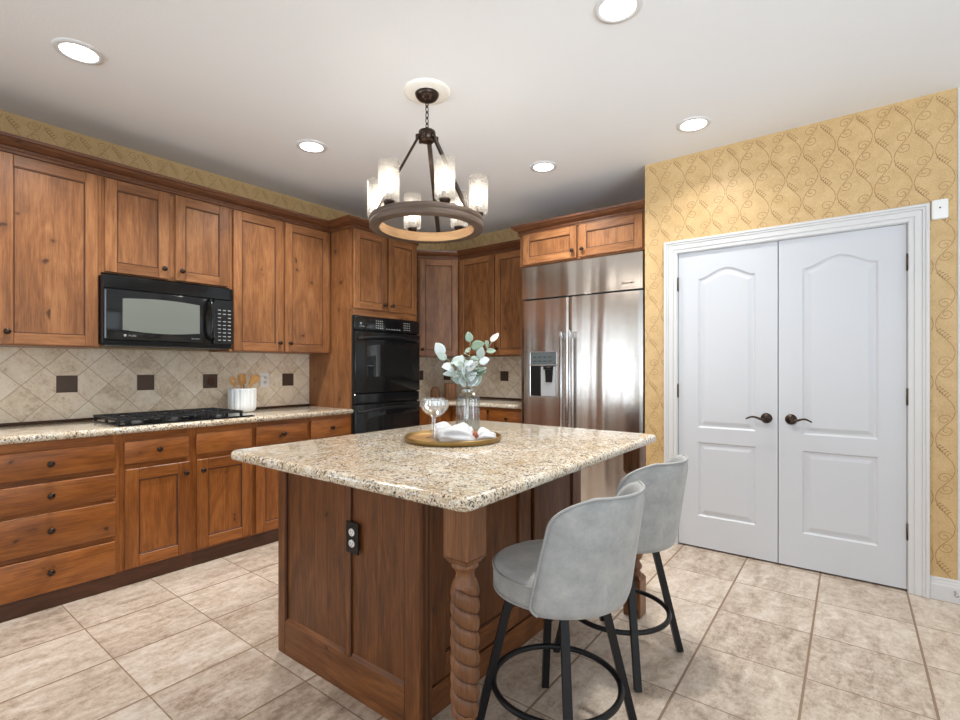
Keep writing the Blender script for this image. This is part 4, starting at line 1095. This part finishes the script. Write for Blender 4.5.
for th in (-36, 24, 84, 144, 204, 264):
    p = at(math.radians(th), 0.279)
    s = MB(); s.lathe([(0.0, 2.050), (0.024, 2.052), (0.026, 2.066), (0.030, 2.070), (0.030, 2.078), (0.018, 2.080), (0.018, 2.115), (0.0, 2.116)], p.x, p.y, 24); so = s.build('socket', M['bronze'], c)
    g = MB(); g.lathe([(0.026, 2.072), (0.044, 2.073), (0.051, 2.080), (0.052, 2.270), (0.0495, 2.270), (0.0485, 2.082), (0.026, 2.076)], p.x, p.y, 36); g.build('glass_shade', M['shade_glass'], so)
    b = MB(); b.lathe([(0.0, 2.114), (0.013, 2.118), (0.016, 2.135), (0.026, 2.160), (0.029, 2.180), (0.025, 2.200), (0.012, 2.214), (0.0, 2.218)], p.x, p.y, 20); b.build('bulb', M['bulb'], so)


# ================================================================ SMALL THINGS
# tray on the island
TX, TY, TZ = -1.524, 1.767, 0.9143
mb = MB(); mb.lathe([(0.0, 0.0), (0.214, 0.0), (0.222, 0.004), (0.226, 0.022), (0.222, 0.025), (0.216, 0.022), (0.212, 0.009), (0.0, 0.008)], seg=72)
tr = mb.build('serving_tray', M['gold'], loc=(TX, TY, TZ)); tag(tr, 'round gold-rimmed tray on the island holding glasses and napkins', 'tray')
mb = MB(); mb.lathe([(0.0, 0.0086), (0.211, 0.0094)], seg=72); mb.build('tray_floor', wood('tray_wood', srgb(116, 82, 44), srgb(158, 118, 68), srgb(184, 146, 92), 0.4, 0.0), tr)
ZT = TZ+0.0096
def coupe(label, x, y):
    s = 48
    mb = MB(); mb.lathe([(0.0, 0.0), (0.032, 0.0), (0.034, 0.0015), (0.020, 0.004), (0.007, 0.009), (0.0045, 0.02), (0.0042, 0.10), (0.006, 0.112), (0.0, 0.113)], seg=s)
    o = mb.build('coupe_glass', M['crystal'], loc=(x, y, ZT)); tag(o, label, 'glass', 'cut crystal coupe glasses on the tray')
    fac = lambda a, z: 1.0+0.030*math.cos(12*a)*(1 if z > 0.118 else 0)
    b = MB(); b.lathe([(0.006, 0.110), (0.022, 0.117), (0.042, 0.130), (0.056, 0.148), (0.060, 0.165), (0.057, 0.186), (0.055, 0.186), (0.0575, 0.165), (0.053, 0.150), (0.040, 0.134), (0.020, 0.121), (0.0, 0.117)], seg=96, fn=fac, smooth=False)
    b.build('bowl', M['crystal'], o); return o
coupe('crystal coupe glass nearest the viewer on the tray', -1.496, 1.612)
coupe('crystal coupe glass just behind the nearest one on the tray', -1.598, 1.706)
# vase
VX, VY = -1.548, 1.905
mb = MB(); fl = lambda a, z: 1.0+(0.022*math.cos(20*a) if 0.02 < z < 0.205 else 0)
prof = [(0.0, 0.0), (0.050, 0.0), (0.056, 0.006)]+[(0.057, 0.02+0.012*k) for k in range(14)]+[(0.055, 0.186), (0.047, 0.198), (0.034, 0.205), (0.030, 0.212), (0.030, 0.222), (0.034, 0.226), (0.032, 0.228), (0.027, 0.222), (0.027, 0.210)]
mb.lathe(prof, seg=120, fn=fl, smooth=False)
for zz in (0.075, 0.108): mb.tube([(0.0585*math.cos(2*PI*k/40), 0.0585*math.sin(2*PI*k/40), zz+0.005*(-1)**k) for k in range(40)], 0.0016, 5, closed=True)
va = mb.build('glass_vase', M['glass'], loc=(VX, VY, ZT)); tag(va, 'clear ribbed glass bottle vase at the back of the tray', 'vase')
mb = MB(); mb.lathe([(0.0, 0.009), (0.0505, 0.009), (0.0525, 0.02), (0.0525, 0.084), (0.0, 0.084)], seg=40); mb.build('water', m_clear('vase_water', (0.93, 0.95, 0.95), 0.06, 0.35), va)
# eucalyptus branches standing in the vase; f = towards viewer, g = viewer's right
FV = Vector((0.6115, -0.7912, 0)); GV = Vector((0.7912, 0.6115, 0))
def branch(label, tip, nleaf, size, tones, sd, lo=0.52):
    rnd = random.Random(sd)
    c = thing('eucalyptus_branch', label, 'branch', (VX, VY, ZT+0.012), 0, 'eucalyptus branches in the vase')
    gx, fx, h = tip; T = GV*gx+FV*fx
    b0 = GV*rnd.uniform(-0.02, 0.02)+FV*rnd.uniform(-0.02, 0.02); nk = T*0.06
    pts = []
    for k in range(15):
        t = k/14
        if t < 0.5: u = t/0.5; p = b0*(1-u)+nk*u+Vector((0, 0, 0.212*u))
        else: u = (t-0.5)/0.5; p = nk+(T-nk)*(u**1.35)+Vector((0, 0, 0.212+(h-0.212)*u))
        pts.append(p)
    s = MB(); s.tube(pts, [0.0030-0.0016*k/14 for k in range(15)], 6); s.build('stem', M['stem'], c)
    l = MB()
    for k in range(nleaf):
        t = lo+(1-lo)*(k+0.6)/nleaf; i = min(13, int(t*14)); p = pts[i]+(pts[i+1]-pts[i])*(t*14-i); d = (pts[i+1]-pts[i]).normalized()
        az = k*2.4+rnd.uniform(-0.4, 0.4); side = (GV*math.cos(az)+FV*math.sin(az)*0.8)
        ld = (side*0.9+d*0.5+Vector((0, 0, rnd.uniform(-0.35, 0.35)))).normalized()
        if k == nleaf-1: ld = (d+side*0.35).normalized()
        nrm = (FV*rnd.uniform(0.5, 1.0)+Vector((0, 0, rnd.uniform(0.2, 0.9)))+GV*rnd.uniform(-0.6, 0.6)); nrm = (nrm-ld*nrm.dot(ld)).normalized(); wd = ld.cross(nrm)
        L = size*rnd.uniform(0.75, 1.15); Wd = L*rnd.uniform(0.32, 0.42); v, f = [], []; ns = 7
        for a in range(ns+1):
            u = a/ns; hw = Wd*(math.sin(PI*u**0.8)**0.75 if 0 < u < 1 else 0.02); cp = p+ld*(L*(u*0.95+0.08))+nrm*(-0.16*L*u*u)
            for q_ in (-1, -0.5, 0, 0.5, 1): v.append(cp+wd*hw*q_+nrm*(0.10*hw*abs(q_)))
        for a in range(ns):
            for q_ in range(4): f.append((a*5+q_, a*5+q_+1, a*5+q_+6, a*5+q_+5))
        l.add(v, f, 'z', 0, True, tone=rnd.choice(tones)+rnd.uniform(-0.05, 0.05))
        l.tube([p, p+ld*(L*0.1)], 0.0012, 5, tone=0.4)
    o = l.build('leaves', M['leaf'], c, fix=False); o['kind'] = 'stuff'
    sol = o.modifiers.new('thick', 'SOLIDIFY'); sol.thickness = 0.0008
branch('eucalyptus branch leaning left with a large pale leaf', (-0.115, 0.02, 0.375), 11, 0.078, (0.75, 0.85, 0.6), 3)
branch('shorter eucalyptus branch in the middle of the vase with silvery leaves', (-0.020, 0.05, 0.335), 12, 0.074, (0.6, 0.75, 0.85), 5)
branch('tall upright eucalyptus branch with round green leaves at its top', (0.012, -0.01, 0.445), 10, 0.068, (0.15, 0.3, 0.45), 8)
branch('eucalyptus branch arching right with a green leaf and pale tip', (0.120, -0.01, 0.445), 8, 0.064, (0.15, 0.3, 0.98), 11, 0.62)
branch('low eucalyptus branch leaning right toward the refrigerator', (0.060, 0.03, 0.360), 10, 0.074, (0.6, 0.8, 0.5), 14)
# napkins with leather rings
def napkin(label, ring_label, p0, p1, ring_t, seed, fat):
    rnd = random.Random(seed); p0, p1 = Vector(p0), Vector(p1); d = (p1-p0); L = d.length; d.normalize(); w = Vector((-d.y, d.x, 0)); up = Vector((0, 0, 1))
    n, m = 34, 28; v, f = [], []
    for i in range(n+1):
        t = i/n; pinch = 1-0.58*math.exp(-((t-ring_t)/0.10)**2)
        r = fat*pinch*(0.55+0.45*math.sin(PI*min(1, t*1.0+0.06))**0.6); fl_ = 1.0+0.55*abs(t-ring_t)
        for j in range(m):
            a = 2*PI*j/m; k = 1+0.20*math.sin(3*a+5*t+seed)+0.15*math.sin(7*a-9*t)+0.07*math.sin(13*a+7*t)
            y = r*fl_*math.cos(a)*k*1.25; z = max(-r*0.70, r*math.sin(a)*k*1.05)+r*0.70
            v.append(p0+d*(L*t)+w*(y+0.008*math.sin(6*t+seed))+up*z)
    for i in range(n):
        for j in range(m): k = (j+1) % m; f.append((i*m+j, i*m+k, (i+1)*m+k, (i+1)*m+j))
    f.append(tuple(reversed(range(m)))); f.append(tuple(n*m+j for j in range(m)))
    mb = MB(); mb.add(v, f, 'z', 0, True); o = mb.build('napkin', M['cloth'], org=p0); tag(o, label, 'napkin', 'rolled white napkins on the tray')
    rc = p0+d*(L*ring_t)+up*(fat*0.42*0.95); ring = MB()
    for off in (-0.008, 0.0, 0.008):
        ring.tube([rc+d*(off+0.003*math.sin(4*PI*k/36))+w*(fat*0.72*math.cos(2*PI*k/36))+up*(fat*0.50*math.sin(2*PI*k/36)+fat*0.10) for k in range(36)], 0.0045, 6, closed=True)
    o = ring.build('napkin_ring', M['brown_leather'], org=rc); tag(o, ring_label, 'napkin ring', 'braided rust napkin rings')
def on_tray(g, f_): q_ = GV*g+FV*f_; return (TX+q_.x, TY+q_.y, ZT+0.001)
napkin('rolled white napkin at the front edge of the tray', 'rust leather ring around the front napkin', on_tray(-0.055, 0.128), on_tray(0.190, 0.066), 0.64, 1, 0.037)
napkin('rolled white napkin behind the front one on the tray', 'rust leather ring around the back napkin', on_tray(-0.080, 0.020), on_tray(0.085, -0.038), 0.52, 4, 0.042)
# utensil crock by the cooktop
KX, KY, KZ = -3.800, 1.925, 0.9143
mb = MB(); fl2 = lambda a, z: 1.0+(-0.055*abs(math.sin(7*a))**8 if 0.012 < z < 0.172 else 0)
prof = [(0.0, 0.0), (0.072, 0.0), (0.088, 0.008), (0.098, 0.024), (0.101, 0.05)]+[(0.101, 0.06+0.018*k) for k in range(6)]+[(0.101, 0.170), (0.101, 0.180), (0.094, 0.180), (0.092, 0.160), (0.090, 0.03), (0.0, 0.02)]
mb.lathe(prof, seg=144, fn=fl2)
tag(mb.build('utensil_crock', M['ceramic'], loc=(KX, KY, KZ)), 'white fluted ceramic crock on the counter right of the cooktop', 'crock')
def utensil(kind, label, cat, bx, by, tx, ty, h, head, rnd=0):
    """handle foot (bx,by) and head centre (tx,ty) relative to the crock; local x axis = along the wall"""
    c_ = thing(kind, label, cat, (KX, KY, KZ+0.022), 0, 'wooden utensils in the crock')
    p, q_ = Vector((bx, by, 0.006)), Vector((tx, ty, h-0.06)); d = (q_-p).normalized()
    mb = MB(); mb.tube([p, p+(q_-p)*0.5, q_], [0.0055, 0.005, 0.0055], 8); mb.build('handle', M['lightwood'], c_)
    hm = MB(); w = Vector((0, 1, 0)); w = (w-d*w.dot(d)).normalized(); nn = d.cross(w)
    if head == 'spoon' or head == 'hole':
        v, f = [], []
        ns, nr = 20, 5
        for r in range(nr+1):
            for k in range(ns):
                a = 2*PI*k/ns; u = r/nr; v.append(q_+d*(0.030+0.036*u*math.cos(a))+w*(0.026*u*math.sin(a))+nn*(0.009*(u*u-1)))
        for r in range(nr):
            if head == 'hole' and r < 2: continue
            for k in range(ns): l = (k+1) % ns; f.append((r*ns+k, r*ns+l, (r+1)*ns+l, (r+1)*ns+k))
        hm.add(v, f, d, 0, True); o = hm.build('head', M['lightwood'], c_, fix=False); s_ = o.modifiers.new('thick', 'SOLIDIFY'); s_.thickness = 0.004
    elif head == 'fork':
        for k in range(5): 
            a = (k-2)*0.011; hm.bar(q_+w*a*0.7+d*0.0, q_+d*0.070+w*a, 0.007, 0.005, nn)
        hm.bar(q_-d*0.01, q_+d*0.02, 0.040, 0.006, nn); hm.build('head', M['lightwood'], c_)
    else:
        hm.bar(q_-d*0.005, q_+d*0.075, 0.034, 0.005, nn); hm.build('head', M['lightwood'], c_)
utensil('slotted_spoon', 'round-headed wooden spoon with a hole leaning left in the crock', 'spoon', 0.0, 0.03, 0.03, -0.075, 0.250, 'hole')
utensil('pasta_fork', 'toothed wooden pasta fork in the middle of the crock', 'fork', -0.02, 0.0, 0.035, -0.025, 0.258, 'fork')
utensil('pasta_fork', 'second toothed wooden fork behind the first in the crock', 'fork', 0.02, 0.02, -0.010, 0.015, 0.260, 'fork')
utensil('wooden_spatula', 'flat wooden spatula right of the forks in the crock', 'spatula', 0.02, -0.02, 0.040, 0.045, 0.248, 'flat')
utensil('wooden_spoon', 'pale wooden spoon leaning right in the crock', 'spoon', -0.02, -0.04, 0.01, 0.085, 0.262, 'spoon')
# ribbed wooden pieces on the back counter
KB = wood('brown_ribbed_wood', srgb(104, 68, 44), srgb(144, 100, 68), srgb(172, 128, 94), 0.45, 0.1)
mb = MB(); rb = lambda a, z: 1.0-0.18*abs(math.sin(4*a))**10
mb.lathe([(0.0, 0.0), (0.050, 0.0), (0.052, 0.006), (0.052, 0.075), (0.049, 0.098), (0.040, 0.116), (0.024, 0.128), (0.0, 0.132)], seg=80, fn=rb)
tag(mb.build('ribbed_jar', KB, loc=(-3.735, 4.03, 0.9143)), 'small dome-topped ribbed brown wooden jar in the far corner', 'jar')
mb = MB(); rb2 = lambda a, z: 1.0-0.13*abs(math.sin(6*a))**10
mb.lathe([(0.0, 0.0), (0.066, 0.0), (0.068, 0.006), (0.068, 0.165), (0.064, 0.170), (0.0, 0.172)], seg=112, fn=rb2)
tag(mb.build('ribbed_canister', KB, loc=(-3.560, 4.08, 0.9143)), 'tall straight ribbed brown wooden canister behind the coupe glasses', 'canister')
